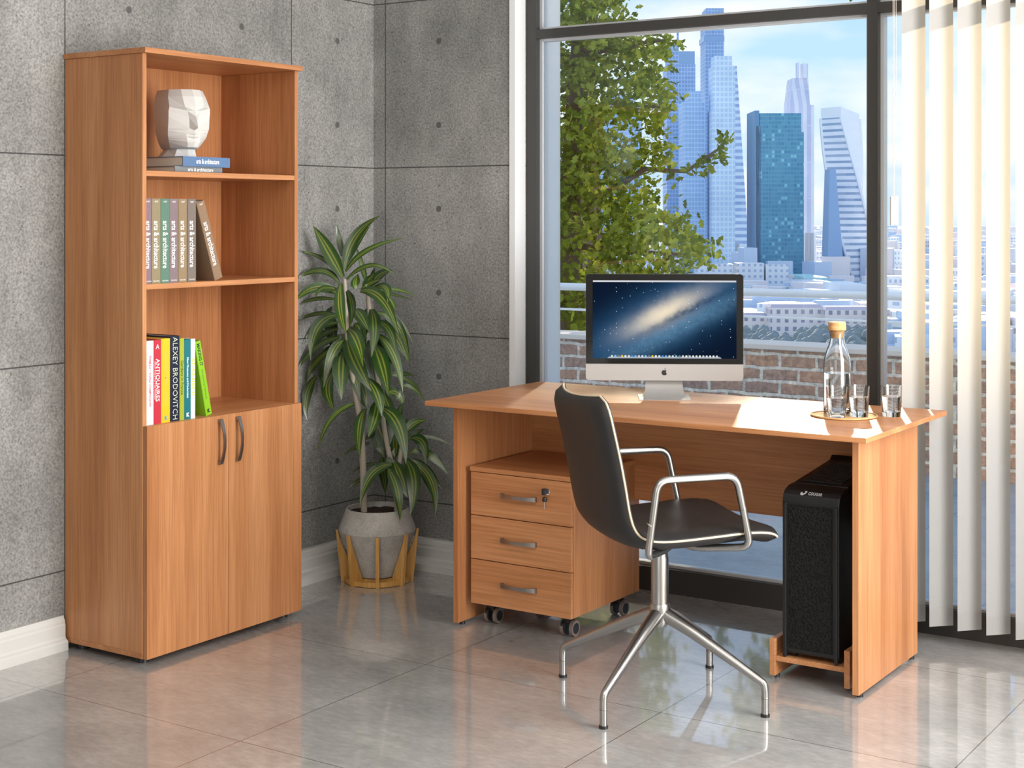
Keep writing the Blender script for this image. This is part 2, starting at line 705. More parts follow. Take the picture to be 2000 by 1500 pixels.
# ------------------------------------------------------------------ terrace
struct(MB().box(-14, 8, 5.06, 8.35, -.14, -.012).build('terrace_floor', TERR))
YP = 8.10
par = thing('brick_parapet', 'old brick parapet wall with a pale stone cap outside the window', 'parapet', (-3.5, YP, -.012))
MB().box(-10.5, 11.5, 0, .24, 0, .64).build('brickwork', BRICK, par)
MB().box(-10.5, 11.5, -.02, .26, .64, .672).build('coping', STONECAP, par, bevel=.004)
rl = thing('terrace_railing', 'white tubular metal railing standing on the brick parapet', 'railing', (-3.5, YP + .12, .66))
MB().tube([(-10.5, 0, .29), (11.5, 0, .29)], .024, 12).build('top_rail', RAILW, rl, smooth=True)
MB().tube([(-10.5, 0, .146), (11.5, 0, .146)], .0075, 8).build('middle_rail', RAILW, rl, smooth=True)
for x in (-7.2, -4.6, 4.4, 7.0, 9.6):
    MB().tube([(x, 0, 0), (x, 0, .29)], .015, 10).build('post', RAILW, rl, smooth=True)

# ------------------------------------------------------------------ city beyond
GZ = -60.0


def facade(name, wall, glassc, sx, sz, mx=.25, mz=.3, rough=.5, var=.25, horizontal=False, lit=None):
    """rows of windows drawn by a procedural grid in the face's own axes"""
    m, n, b = mat(name)
    v = objco(n)
    s = nd(n, 'ShaderNodeSeparateXYZ')
    n.links.new(v, s.inputs[0])
    hx = mth(n, 'ADD', s.outputs[0], s.outputs[1])
    fx = mth(n, 'FRACT', mth(n, 'DIVIDE', hx, sx))
    fz = mth(n, 'FRACT', mth(n, 'DIVIDE', s.outputs[2], sz))
    wz = mth(n, 'GREATER_THAN', fz, mz)
    w = wz if horizontal else mth(n, 'MULTIPLY', mth(n, 'GREATER_THAN', fx, mx), wz)
    cell = nd(n, 'ShaderNodeCombineXYZ')
    n.links.new(mth(n, 'FLOOR', mth(n, 'DIVIDE', hx, sx)), cell.inputs[0])
    n.links.new(mth(n, 'FLOOR', mth(n, 'DIVIDE', s.outputs[2], sz)), cell.inputs[2])
    wn = nd(n, 'ShaderNodeTexWhiteNoise')
    n.links.new(cell.outputs[0], wn.inputs['Vector'])
    gcol = mixc(n, mth(n, 'MULTIPLY', wn.outputs['Value'], var), glassc, wall)
    if lit:
        gcol = mixc(n, mth(n, 'GREATER_THAN', wn.outputs['Value'], .88), gcol, lit)
    bigv = noise(n, v, .02, 3, .6)
    c = mixc(n, w, wall, gcol)
    c = mixc(n, 1.0, c, ramp(n, bigv, [(.3, (.82, .86, .9)), (.7, (1.12, 1.1, 1.08))]), 'MULTIPLY')
    n.links.new(c, b.inputs['Base Color'])
    b.inputs['Roughness'].default_value = rough
    b.inputs['Specular IOR Level'].default_value = .3
    return m


F_NAVY = facade('facade_slate_blue', (.40, .55, .80), (.22, .36, .62), 3.2, 4.2, .3, .35)  # distance haze is put into these pale bluish facade colours
F_MID = facade('facade_mid_blue', (.46, .66, .88), (.30, .48, .76), 3.2, 4.4, .25, .3)
F_PALE = facade('facade_pale', (.72, .87, .98), (.50, .68, .88), 4, 5, .3, .3)
F_STRIPE = facade('facade_striped', (.80, .88, .97), (.34, .46, .72), 7, 7, .3, .5, horizontal=True)
F_TEAL = facade('facade_teal', (.13, .38, .52), (.07, .27, .42), 3, 4, .18, .3, var=.9, lit=(.25, .62, .68))
F_TEALD = simple('facade_teal_fin', (.13, .30, .48), .5)
F_PINK = facade('facade_rose', (.86, .86, .93), (.62, .62, .80), 9, 40, .5, .02)
F_TWIST = facade('facade_white_banded', (.95, .97, 1.0), (.30, .42, .60), 7, 6, .3, .6, horizontal=True)
F_BLUEG = simple('facade_blue_glass', (.26, .42, .66), .35)
F_CREAM = facade('facade_cream_flats', (.96, .84, .77), (.30, .30, .40), 4.2, 4.4, .55, .5, var=.2)
F_WHITEF = facade('facade_white_flats', (.93, .92, .92), (.45, .52, .66), 5, 5, .55, .55, var=.2)
ROOF = simple('roof_mauve', (.42, .40, .52), .8)
WHITEB = simple('render_white', (.92, .94, .96), .7)


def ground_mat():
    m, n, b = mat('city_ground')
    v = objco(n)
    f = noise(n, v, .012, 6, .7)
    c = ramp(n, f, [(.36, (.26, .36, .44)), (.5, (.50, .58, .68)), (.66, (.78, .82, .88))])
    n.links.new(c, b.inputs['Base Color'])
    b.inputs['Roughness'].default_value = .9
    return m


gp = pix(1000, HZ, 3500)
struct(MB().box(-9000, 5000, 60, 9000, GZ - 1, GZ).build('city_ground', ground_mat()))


def tower_root(name, label, px, d, group=None, rz=YAW, cat='tower'):
    p = pix(px, HZ, d)
    return thing(name, label, cat, (p.x, p.y, GZ), rz, group)


def sect(par, name, m, px0, px1, pytop, d, pxc, depth=40, pybot=None, taper=None):
    """an upright block of a tower, in the tower's own frame; edges given by the width it spans"""
    k = d / FPX
    x0, x1 = (px0 - pxc) * k, (px1 - pxc) * k
    z1 = HC - k * (pytop - HZ) - GZ
    z0 = 0 if pybot is None else HC - k * (pybot - HZ) - GZ
    b = MB()
    if taper:
        tx0, tx1 = (taper[0] - pxc) * k, (taper[1] - pxc) * k
        for x, y, z in ((x0, 0, z0), (x1, 0, z0), (x1, depth, z0), (x0, depth, z0), (tx0, 4, z1), (tx1, 4, z1), (tx1, depth - 4, z1), (tx0, depth - 4, z1)):
            b.v.append(Vector((x, y, z)))
        for q in ((0, 3, 2, 1), (4, 5, 6, 7), (0, 1, 5, 4), (1, 2, 6, 5), (2, 3, 7, 6), (3, 0, 4, 7)):
            b.f.append(q)
    else:
        b.box(x0, x1, 0, depth, z0, z1)
    return b.build(name, m, par)


G_T = None
t = tower_root('skyscraper', 'slate blue skyscraper with a stepped dark crown, leftmost clear of the tree', 1330, 1560)
sect(t, 'shaft', F_NAVY, 1303, 1358, 125, 1560, 1330, 45)
sect(t, 'crown', F_NAVY, 1305, 1326, 84, 1560, 1330, 30, 125)
sect(t, 'crown', F_BLUEG, 1326, 1357, 100, 1560, 1330, 40, 125)
MB().tube([(-2, 12, 220), (-2, 12, 262)], 1.2, 6).build('mast', F_NAVY, t)

t = tower_root('skyscraper', 'mid blue glass skyscraper with stepped shoulders just left of the tallest tower', 1356, 1470)
sect(t, 'shaft', F_MID, 1335, 1378, 199, 1470, 1356, 40)
sect(t, 'crown', F_MID, 1345, 1370, 178, 1470, 1356, 30, 199)

t = tower_root('skyscraper', 'tallest slim blue skyscraper with tapering striped flank', 1400, 1620)
sect(t, 'shaft', F_NAVY, 1377, 1414, 22, 1620, 1400, 40)
sect(t, 'crown', F_NAVY, 1379, 1414, 16, 1620, 1400, 36, 22)
MB().box(-14, 8, -1, 41, 308 - 59, 314 - 59).build('band', F_BLUEG, t)
sect(t, 'tapered_flank', F_STRIPE, 1412, 1466, 128, 1620, 1400, 38, taper=(1412, 1440))

t = tower_root('skyscraper', 'pale glass skyscraper in three setbacks in front of the tallest tower', 1413, 1450)
sect(t, 'lower_shaft', F_PALE, 1391, 1436, 214, 1450, 1413, 36)
sect(t, 'middle_shaft', F_PALE, 1393, 1436, 128, 1450, 1413, 34, 214)
sect(t, 'upper_shaft', F_PALE, 1396, 1430, 109, 1450, 1413, 30, 128)

t = tower_root('skyscraper', 'broad teal glass tower block with a fin along its left edge', 1525, 1440)
sect(t, 'shaft', F_TEAL, 1483, 1570, 258, 1440, 1525, 45)
sect(t, 'upper_shaft', F_TEAL, 1484, 1565, 221, 1440, 1525, 42, 258)
sect(t, 'fin', F_TEALD, 1474, 1483, 216, 1440, 1525, 48)
sect(t, 'fin', F_BLUEG, 1477, 1486, 246, 1440, 1525, 3, 560)

t = tower_root('skyscraper', 'pale rose and white spired skyscraper behind the teal tower', 1568, 1650)
sect(t, 'shaft', F_PINK, 1544, 1590, 205, 1650, 1568, 40)
sect(t, 'tapered_top', F_PINK, 1544, 1582, 152, 1650, 1568, 40, 205, taper=(1549, 1580))
sect(t, 'spire', F_PINK, 1557, 1561, 122, 1650, 1568, 10, 152)
sect(t, 'spire', F_PINK, 1567, 1578, 124, 1650, 1568, 12, 152)
sect(t, 'annex', WHITEB, 1572, 1594, 455, 1640, 1568, 40)

# twisted tower: stacked square floors turning as they rise
t = tower_root('skyscraper', 'white banded twisting skyscraper beside the window mullion', 1662, 1420)
k = 1420 / FPX
N = 48
ztop = HC - k * (228 - HZ) - GZ
def twist_ring(i, half):
    f = i / N
    a = math.radians(80 - 90 * f)
    cx = (7 - 12 * f) * 1.0
    return [Vector((cx + half * math.cos(a + q * PI / 2), half * math.sin(a + q * PI / 2) + 24, ztop * f)) for q in range(4)]
faces_by = {0: MB(), 1: MB(), 2: MB(), 3: MB()}
for q in range(4):
    rows = []
    for i in range(N + 1):
        r = twist_ring(i, 22.5 - 4.5 * i / N)
        rows.append([r[q], r[(q + 1) % 4]])
    faces_by[q].grid(rows)
for q in range(4):
    faces_by[q].build('twisted_face', F_TWIST if q % 2 == 0 else (F_BLUEG if q == 1 else WHITEB), t, recalc=False)
cap = MB()
r = twist_ring(N, 18.0)
cap.v += r
cap.v += [p + Vector((0, 0, 4 if i < 2 else 10)) for i, p in enumerate(r)]
for q in ((4, 5, 6, 7), (0, 1, 5, 4), (1, 2, 6, 5), (2, 3, 7, 6), (3, 0, 4, 7)):
    cap.f.append(q)
cap.build('roof_cap', WHITEB, t)
for q in (0, 1, 2, 3):
    MB().tube([twist_ring(i, 22.7 - 4.5 * i / N)[q] for i in range(N + 1)], 1.5, 5).build('edge_rib', WHITEB, t)

t = tower_root('skyscraper', 'dim blue tower half hidden behind the leafy tree', 1212, 1500)
sect(t, 'shaft', F_MID, 1168, 1254, 205, 1500, 1212, 40)
sect(t, 'crown', F_MID, 1184, 1240, 186, 1500, 1212, 36, 205)
t = tower_root('skyscraper', 'low slanted glass tower at the foot of the twisting tower', 1635, 1400)
sect(t, 'shaft', F_BLUEG, 1616, 1650, 330, 1400, 1635, 30, taper=(1622, 1634))

def block(label, px0, px1, pyt, pyb, m, group=None, depth=18, roof=None, rz=YAW):
    d = FPX * (HC - GZ) / (pyb - HZ)
    pxc = (px0 + px1) / 2
    r = tower_root('apartment_block', label, pxc, d, group, rz, cat='building')
    sect(r, 'walls', m, px0, px1, pyt, d, pxc, depth)
    if roof:
        sect(r, 'roof', roof, px0 - 1, px1 + 1, pyt - 6, d, pxc, depth, pyt, taper=(px0 + 5, px1 - 5))
    return r


block('white flats with dotted windows right of the screen top, nearer the teal tower', 1496, 1540, 517, 560, F_WHITEF)
block('white flats with dotted windows peeping over the screen corner', 1440, 1492, 514, 560, F_WHITEF)
block('white flats behind the top edge of the computer screen', 1360, 1432, 516, 560, F_WHITEF)
block('plain white block with a blue side at the foot of the pale skyscraper', 1414, 1444, 476, 545, WHITEB)
block('small blue grey block left of the plain white one under the towers', 1386, 1413, 478, 544, F_MID)
block('long cream apartment terrace with mauve roof behind the railing, left section', 1505, 1607, 601, 655, F_CREAM, roof=ROOF)
block('long cream apartment terrace with mauve roof behind the railing, by the mullion', 1612, 1704, 606, 657, F_CREAM, roof=ROOF)
block('cream apartment house with mauve roof directly right of the screen', 1452, 1501, 618, 652, F_CREAM, roof=ROOF)
block('cream apartment house seen between mullion and blind', 1716, 1760, 612, 660, F_CREAM, roof=ROOF)
block('low white hall with a flat roof below the twisting tower', 1640, 1692, 556, 584, WHITEB, depth=60)
block('pale narrow high-rise beside the blind cord', 1722, 1732, 490, 560, F_PALE)
block('pale low house in the gap beside the blind', 1735, 1762, 560, 592, F_WHITEF)
block('green roofed hall at the foot of the teal tower', 1572, 1618, 542, 562, simple('green_roof', (.45, .74, .76), .6), depth=80)

# sprawl too dense and small to count
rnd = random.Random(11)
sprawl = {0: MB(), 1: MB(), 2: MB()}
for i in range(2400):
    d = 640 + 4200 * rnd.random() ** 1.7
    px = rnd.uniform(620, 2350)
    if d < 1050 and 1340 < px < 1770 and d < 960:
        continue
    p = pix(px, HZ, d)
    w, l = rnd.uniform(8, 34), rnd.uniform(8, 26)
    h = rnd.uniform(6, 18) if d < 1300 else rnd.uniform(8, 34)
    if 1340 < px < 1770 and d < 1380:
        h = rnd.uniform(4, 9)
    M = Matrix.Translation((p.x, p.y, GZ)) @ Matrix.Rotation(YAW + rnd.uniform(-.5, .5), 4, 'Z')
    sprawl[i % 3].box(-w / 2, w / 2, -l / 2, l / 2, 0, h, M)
for q, (m, lb) in enumerate(((F_WHITEF, 'distant pale white city houses spreading to the horizon'), (simple('sprawl_haze_blue', (.62, .72, .86), .8), 'distant city houses with haze in their blue colour spreading to the horizon'), (simple('sprawl_cream', (.92, .82, .80), .8), 'distant cream city houses spreading to the horizon'))):
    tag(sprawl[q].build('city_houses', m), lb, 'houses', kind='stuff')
FARLEAF = simple('far_foliage', (.24, .29, .30), .9)
ft = MB()
for i in range(1100):
    d = rnd.uniform(640, 745) if rnd.random() < .5 else 640 + 3000 * rnd.random()
    px = rnd.uniform(1080, 2050)
    p = pix(px, HZ, d)
    r0 = rnd.uniform(2, 4.5)
    ft.lathe([(0, 0), (r0 * .8, r0 * .5), (r0, r0), (r0 * .6, r0 * 1.7), (0, r0 * 2)], 6, (p.x, p.y, GZ))
tag(ft.build('city_trees', FARLEAF), 'distant grey green street trees along the foot of the city', 'trees', kind='stuff')
struct(MB().box(-6, 6, 0, 1, 0, 1).build('river', simple('river_pale', (.80, .86, .92), .3)), 'pale river embankment strip below the apartment terraces', 'river')
rv_o = bpy.data.objects['river']
rv_o.location = pix(1450, HZ, 655).xy.to_3d() + Vector((0, 0, GZ + .1))
rv_o.scale = (60, 16, .2)
rv_o.rotation_euler = (0, 0, YAW)

# ------------------------------------------------------------------ tree outside
struct(MB().box(-18, -2.5, 9.2, 23, -3.3, -3.0).build('lower_terrace', TERR))


def leaf_mat():
    m, n, b = mat('tree_leaf')
    g = nd(n, 'ShaderNodeNewGeometry')
    c = ramp(n, g.outputs['Random Per Island'], [(0, (.10, .135, .02)), (.5, (.20, .25, .035)), (1, (.36, .40, .075))])
    out = n.nodes['Material Output']
    n.nodes.remove(b)
    d = nd(n, 'ShaderNodeBsdfDiffuse')
    t = nd(n, 'ShaderNodeBsdfTranslucent')
    n.links.new(c, d.inputs[0])
    n.links.new(mixc(n, 1.0, c, (1.0, 1.0, .55), 'MULTIPLY'), t.inputs[0])
    x = nd(n, 'ShaderNodeMixShader')
    x.inputs[0].default_value = .30
    n.links.new(d.outputs[0], x.inputs[1])
    n.links.new(t.outputs[0], x.inputs[2])
    n.links.new(x.outputs[0], out.inputs[0])
    return m


TLEAF = leaf_mat()
BARK = simple('bark', (.16, .11, .08), .9)
rt = random.Random(5)
base = pix(1120, HZ, 12.6)
tree = thing('leafy_tree', 'leafy green tree with pointed leaves beyond the parapet, left of the towers', 'tree', (base.x, base.y, -3.0))
TB = Vector((base.x, base.y, -3.0))


def inside(poly, x, y):
    r = False
    j = len(poly) - 1
    for i in range(len(poly)):
        xi, yi = poly[i]
        xj, yj = poly[j]
        if (yi > y) != (yj > y) and x < (xj - xi) * (y - yi) / (yj - yi) + xi:
            r = not r
        j = i
    return r


OUT = [(930, -260), (1180, -260), (1215, -60), (1210, 10), (1200, 45), (1300, 62), (1325, 88), (1305, 130), (1262, 150), (1300, 175), (1318, 200), (1285, 240), (1300, 300), (1282, 330),
       (1235, 352), (1295, 372), (1322, 415), (1345, 455), (1388, 478), (1380, 520), (1340, 535), (1250, 570), (1200, 700), (930, 760)]
SPRIG = [(1336, 340), (1352, 318), (1385, 300), (1400, 278), (1418, 262), (1432, 272), (1424, 296), (1408, 312), (1430, 318), (1400, 335), (1362, 348)]


def leaf_poly(mb, p, s):
    n = Vector((rt.gauss(0, 1), rt.gauss(-.6, 1), rt.gauss(.6, 1))).normalized()
    a = n.orthogonal().normalized()
    a = Matrix.Rotation(rt.uniform(0, 2 * PI), 3, n) @ a
    c = n.cross(a)
    b = len(mb.v)
    sh = [(0, 0), (.30, .28), (.52, .12), (.55, .33), (1.0, 0), (.55, -.33), (.52, -.12), (.30, -.28)]
    for u, w in sh:
        mb.v.append(p + a * (u * s) + c * (w * s) + n * (abs(w) * s * .25))
    mb.f.append((b, b + 1, b + 2, b + 3, b + 4))
    mb.f.append((b, b + 4, b + 5, b + 6, b + 7))


fol = MB()
# boughs first; leaves gather around twig points
cl = []
while len(cl) < 1500:
    x, y = rt.uniform(930, 1400), rt.uniform(-260, 740)
    if inside(OUT, x, y):
        cl.append((x, y, 12.7 + rt.gauss(0, .75)))
for x, y, d in cl:
    c = pix(x, y, d)
    for q in range(rt.randint(8, 15)):
        o = Vector((rt.gauss(0, .055), rt.gauss(0, .10), rt.gauss(0, .055)))
        leaf_poly(fol, c + o - TB, rt.uniform(.05, .10))
# leaves added unseen above the window head to filter desk sun, thinning rightwards
for i in range(260):
    x = 1250 + 290 * rt.random() ** 1.25
    c = pix(x, rt.uniform(-400, -70), 13.3 + rt.gauss(0, .4))
    for q in range(12):
        leaf_poly(fol, c + Vector((rt.gauss(0, .07), rt.gauss(0, .10), rt.gauss(0, .06))) - TB, rt.uniform(.06, .11))
for i in range(62):
    while True:
        x, y = rt.uniform(1330, 1435), rt.uniform(255, 350)
        if inside(SPRIG, x, y):
            break
    leaf_poly(fol, pix(x, y, 12.1 + rt.uniform(-.15, .15)) - TB, rt.uniform(.06, .11))
for x, y in ((1318, 330), (1321, 352), (1310, 325), (1372, 500)):
    for q in range(3):
        leaf_poly(fol, pix(x + rt.uniform(-5, 5), y + rt.uniform(-6, 6), 12.2) - TB, rt.uniform(.07, .11))
fol.build('foliage', TLEAF, tree, recalc=False)
wd = MB()
P = lambda x, y, d: pix(x, y, d) - TB
wd.tube([(0, 0, 0), P(1118, 700, 12.7), P(1112, 420, 12.8), P(1125, 160, 12.7), P(1140, -60, 12.6), P(1150, -250, 12.8)], [.17, .13, .10, .07, .05, .03], 8)
wd.build('trunk', BARK, tree, smooth=True)
br = MB()
for pts in ([(1113, 430, 12.8), (1180, 380, 12.5), (1260, 330, 12.3), (1340, 335, 12.1), (1405, 290, 12.1)], [(1120, 230, 12.7), (1190, 200, 12.5), (1290, 210, 12.4)],
            [(1112, 480, 12.8), (1220, 490, 12.6), (1370, 500, 12.3)], [(1130, 110, 12.7), (1210, 90, 12.4), (1300, 78, 12.3)], [(1113, 380, 12.8), (1150, 250, 13), (1230, 120, 13.1)]):
    br.tube([P(*q) for q in pts], [.035 * (1 - .7 * i / (len(pts) - 1)) for i in range(len(pts))], 6)
br.build('branches', BARK, tree, smooth=True)

# unseen second tree, added so its crown shades the terrace and lower blinds
T2 = pix(1150, HZ, 22.6)
T2.z = -3.0
tree2 = thing('shade_tree', 'unseen tree added for shade behind the leafy tree, its crown high above the window head', 'tree', T2)
up = MB()
for i in range(800):
    y = 20 + rt.uniform(-.6, .6)
    x = rt.uniform(-9.1, -5.6)
    zt = 7.62 - (20 - y) * .4555
    z = zt - 3.1 * rt.random() ** 1.15
    lim = HC + .1475 * (-.552 * x + .8337 * y) + .1
    if z < lim:
        continue
    for q in range(12):
        leaf_poly(up, Vector((x + rt.gauss(0, .16), y + rt.gauss(0, .16), max(lim, min(zt, z + rt.gauss(0, .14))))) - T2, rt.uniform(.14, .24))
up.build('foliage', TLEAF, tree2, recalc=False)
MB().tube([(0, 0, 0), (.1, 0, 3.2), (.2, -.4, 6.2), (.7, -1.0, 8.4), (2.0, -1.5, 9.6)], [.22, .18, .13, .09, .04], 8).build('trunk', BARK, tree2, smooth=True)
b2_ = MB()
for pts in ([(.7, -1.0, 8.4), (2.4, -1.2, 9.3), (4.6, -1.3, 9.7), (6.4, -1.3, 9.9)], [(.2, -.4, 6.2), (-1.2, -.6, 8.2), (-2.4, -.9, 9.4)]):
    b2_.tube(pts, [.10 * (1 - .7 * i / (len(pts) - 1)) for i in range(len(pts))], 6)
b2_.build('branches', BARK, tree2, smooth=True)

# ================================================================== BOOKCASE
BX, BY = -3.53, 3.278
bc = thing('bookcase', 'tall orange-brown wooden bookcase with open shelves above two doors', 'bookcase', (-3.72, 3.638, 0))


def bpart(name, m, x0, x1, y0, y1, z0, z1, par=bc, bev=.0008):
    return MB().box(x0 + 3.72, x1 + 3.72, y0 - 3.638, y1 - 3.638, z0, z1).build(name, m, par, bevel=bev)


XB0, XS = -3.908, -3.548
bpart('side_panel', WOOD_Z, XB0, XS, 3.2765, 3.2935, .038, 1.908)
bpart('side_panel', WOOD_Z, XB0, XS, 3.981, 3.998, .038, 1.908)
bpart('top_panel', WOOD_Y, XB0, BX, 3.271, 4.003, 1.908, 1.925)
bpart('bottom_panel', WOOD_Y, XB0, XS, 3.2765, 3.998, .021, .038)
bpart('back_panel', WOOD_Z, XB0 + .001, XB0 + .006, 3.2935, 3.981, .038, 1.908, bev=0)
for z in (1.525, 1.170, .729):
    bpart('shelf', WOOD_Y, XB0 + .006, XS - (.001 if z > 1 else 0), 3.2935, 3.981, z, z + .017)
def bow_handle(par, o, along, out, length, m=NICKEL, name='handle', rise=.028, wid=.0052):
    """arched pull: flat strip bowing outward between two feet"""
    o, along, out = Vector(o), Vector(along), Vector(out)
    side = along.cross(out)
    b = MB()
    n = 16
    rows = []
    for i in range(n + 1):
        s = -1 + 2 * i / n
        h = rise * (1 - .62 * s * s)
        wdt = wid * (1 + .45 * s * s)
        th = .0045
        c = o + along * (s * length / 2) + out * h
        rows.append([c - side * wdt, c + side * wdt, c + side * wdt - out * th, c - side * wdt - out * th, c - side * wdt])
    b.grid(rows)
    b.f.append(tuple(range(3, -1, -1)))
    k = n * 5
    b.f.append((k, k + 1, k + 2, k + 3))
    for s in (-1, 1):
        c = o + along * (s * (length / 2 - .006))
        M = frame_m(c, along, side, out)
        b.box(-.0055, .0055, -wid * 1.4, wid * 1.4, 0, rise * .42, M)
    return b.build(name, m, par, smooth=True, angle=30)


for y0, y1, hy in ((3.2785, 3.6362, 3.592), (3.6382, 3.996, 3.674)):
    dr = bpart('door', WOOD_Z, BX - .017, BX, y0, y1, .021, .746)
    bow_handle(dr, (BX + 3.72, hy - 3.638, .661), (0, 0, 1), (1, 0, 0), .148)
for x in (-3.865, -3.59):
    for y in (3.315, 3.958):
        MB().lathe([(0, 0), (.022, 0), (.022, .015), (.016, .021), (0, .021)], 20, (x + 3.72, y - 3.638, 0)).build('foot', BLACK, bc, smooth=True)

# ------------------------------------------------------------------ books
INK_W = simple('ink_white', (.86, .86, .84), .6)


def book(name, label, cover, h, w, t, loc, rz=0.0, tilt=0.0, group=None, lie=False, cat='book'):
    """standing book in its own frame: spine at x=0 facing +x, thickness along y, base at z=0; returns root.
    origin at the near bottom edge of the spine"""
    r = thing(name, label, cat, loc, rz, group)
    if lie:
        # lying: thickness along z, height along y
        M = Matrix(((1, 0, 0, 0), (0, 0, 1, 0), (0, 1, 0, 0), (0, 0, 0, 1)))
    else:
        M = Matrix.Identity(4)
        if tilt:
            r.rotation_euler = (tilt, 0, rz)
    c = MB()
    e = .0022
    c.box(-w, 0, 0, e, 0, h, M)
    c.box(-w, 0, t - e, t, 0, h, M)
    c.box(-e, .0008, e, t - e, 0, h, M)
    c.build('cover', cover, r)
    MB().box(-w + .003, -e, e, t - e, .003, h - .003, M).build('pages', PAPER, r)
    return r


def spine_text(r, s, m, zc, t, fit, hgt, up=True, yoff=0.0, bold=0.0, name='spine_title'):
    """letters run down the spine"""
    M = frame_m((.0010, t / 2 + yoff, zc), (0, 0, -1), (0, 1, 0), (1, 0, 0))
    return text(name, s, hgt, m, r, M, fit=fit, bold=bold)


def cloth(name, c, rough=.7):
    m, n, b = mat(name)
    f = noise(n, objco(n), 300, 2, .6)
    n.links.new(mixc(n, 1.0, c, ramp(n, f, [(.3, (.85, .85, .85)), (.7, (1.1, 1.1, 1.1))]), 'MULTIPLY'), b.inputs['Base Color'])
    b.inputs['Roughness'].default_value = rough
    return m


ROW = 'matching cloth books upright on the middle shelf'
Z2 = 1.187
mids = [('mauve', (.23, .155, .19), 3.2945, 'dull mauve cloth book at the far left, half hidden by the bookcase side'),
        ('olive', (.27, .22, .125), 3.322, 'olive cloth book standing left of the green cloth book'),
        ('green', (.10, .20, .145), 3.3605, 'muted green cloth book, the only green one on the middle shelf'),
        ('plum', (.22, .16, .175), 3.399, 'dusty plum cloth book standing right of the green cloth book'),
        ('tan', (.28, .20, .115), 3.4375, 'tan cloth book between the dusty plum and the grey-brown cloth books'),
        ('taupe', (.19, .155, .135), 3.476, 'grey-brown cloth book, last upright one before the leaning book')]
for nm, c, y, lb in mids:
    th = .0265 if nm == 'mauve' else .0375
    r = book('cloth_book', lb, cloth('cloth_' + nm, c), .268, .20, th, (-3.556 - .004 * rnd.random(), y, Z2), group=ROW)
    spine_text(r, 'arts & architecture', INK_W, .123, th, .150, .030 if th > .03 else .024, bold=.0004)
    text('spine_date', '1947', .008, INK_W, r, frame_m((.001, th / 2, .258), (0, 1, 0), (0, 0, 1), (1, 0, 0)))
    text('spine_imprint', 'TASCHEN', .006, INK_W, r, frame_m((.001, th / 2, .008), (0, 1, 0), (0, 0, 1), (1, 0, 0)))
tl = math.radians(18.2)
r = book('cloth_book', 'brown cloth book leaning against the upright row on the middle shelf', cloth('cloth_brown', (.26, .165, .10)), .268, .20, .0375, (-3.558, 3.6000, Z2), tilt=tl, group=ROW)
spine_text(r, 'arts & architecture', INK_W, .123, .0375, .150, .030, bold=.0004)
text('spine_date', '1967', .008, INK_W, r, frame_m((.001, .01875, .258), (0, 1, 0), (0, 0, 1), (1, 0, 0)))

# two lying books under the head
Z1 = 1.542
SLATE = cloth('cloth_slate_grey', (.22, .24, .26))
r = book('cloth_book', 'grey cloth book lying flat on the top shelf, under the blue one', SLATE, .215, .27, .020, (-3.60, 3.462, Z1), lie=True, group='flat books under the head')
text('spine_title', 'arts & architecture', .017, INK_W, r, frame_m((.001, .115, .010), (0, 1, 0), (0, 0, 1), (1, 0, 0)), fit=.115, bold=.0003)
BLUEC = cloth('cloth_blue', (.10, .19, .36))
r = book('cloth_book', 'blue cloth book lying flat directly under the white head', BLUEC, .215, .27, .0325, (-3.59, 3.488, Z1 + .020), lie=True, group='flat books under the head')
text('spine_title', 'arts & architecture', .022, INK_W, r, frame_m((.001, .112, .017), (0, 1, 0), (0, 0, 1), (1, 0, 0)), fit=.105, bold=.0004)

# lower row
Z0 = .746
low = [  # name colour width y height label text textcolour
    ('white', (.82, .82, .84), .031, .263, 'slim white book with red lettering, first of the lower row', 'FORMULA 1 WORLD CHAMPIONSHIPS', (.6, .03, .06), .012, .16),
    ('red', (.52, .035, .06), .032, .264, 'red book with white lettering between the white and the yellow books', 'ANTIQUAIRES', (.9, .85, .85), .023, .135),
    ('yellow', (.85, .50, .02), .037, .266, 'yellow book with faint grey lettering beside the red book', 'Fashion Graphics, Modern to the Future', (.62, .50, .20), .011, .175),
    ('navy', (.012, .018, .045), .041, .272, 'tall navy book with large pale thin lettering up its spine', 'ALEXEY BRODOVITCH', (.72, .80, .55), .030, .262),
    ('olive_lime', (.36, .42, .04), .020, .262, 'slim olive-lime book with dark lettering beside the navy book', 'Gardens in France', (.05, .12, .03), .016, .11),
    ('teal', (.010, .17, .21), .029, .257, 'dark teal book with white lettering left of the white and lime book', 'New Museums and Modernism', (.85, .92, .92), .012, .13),
    ('ivory', (.88, .90, .86), .019, .257, 'narrow white book with lime lettering beside the leaning green book', 'SPANISH!', (.62, .78, .05), .019, .12)]
y = 3.2955
LOWG = 'coloured books upright on the lowest open shelf'
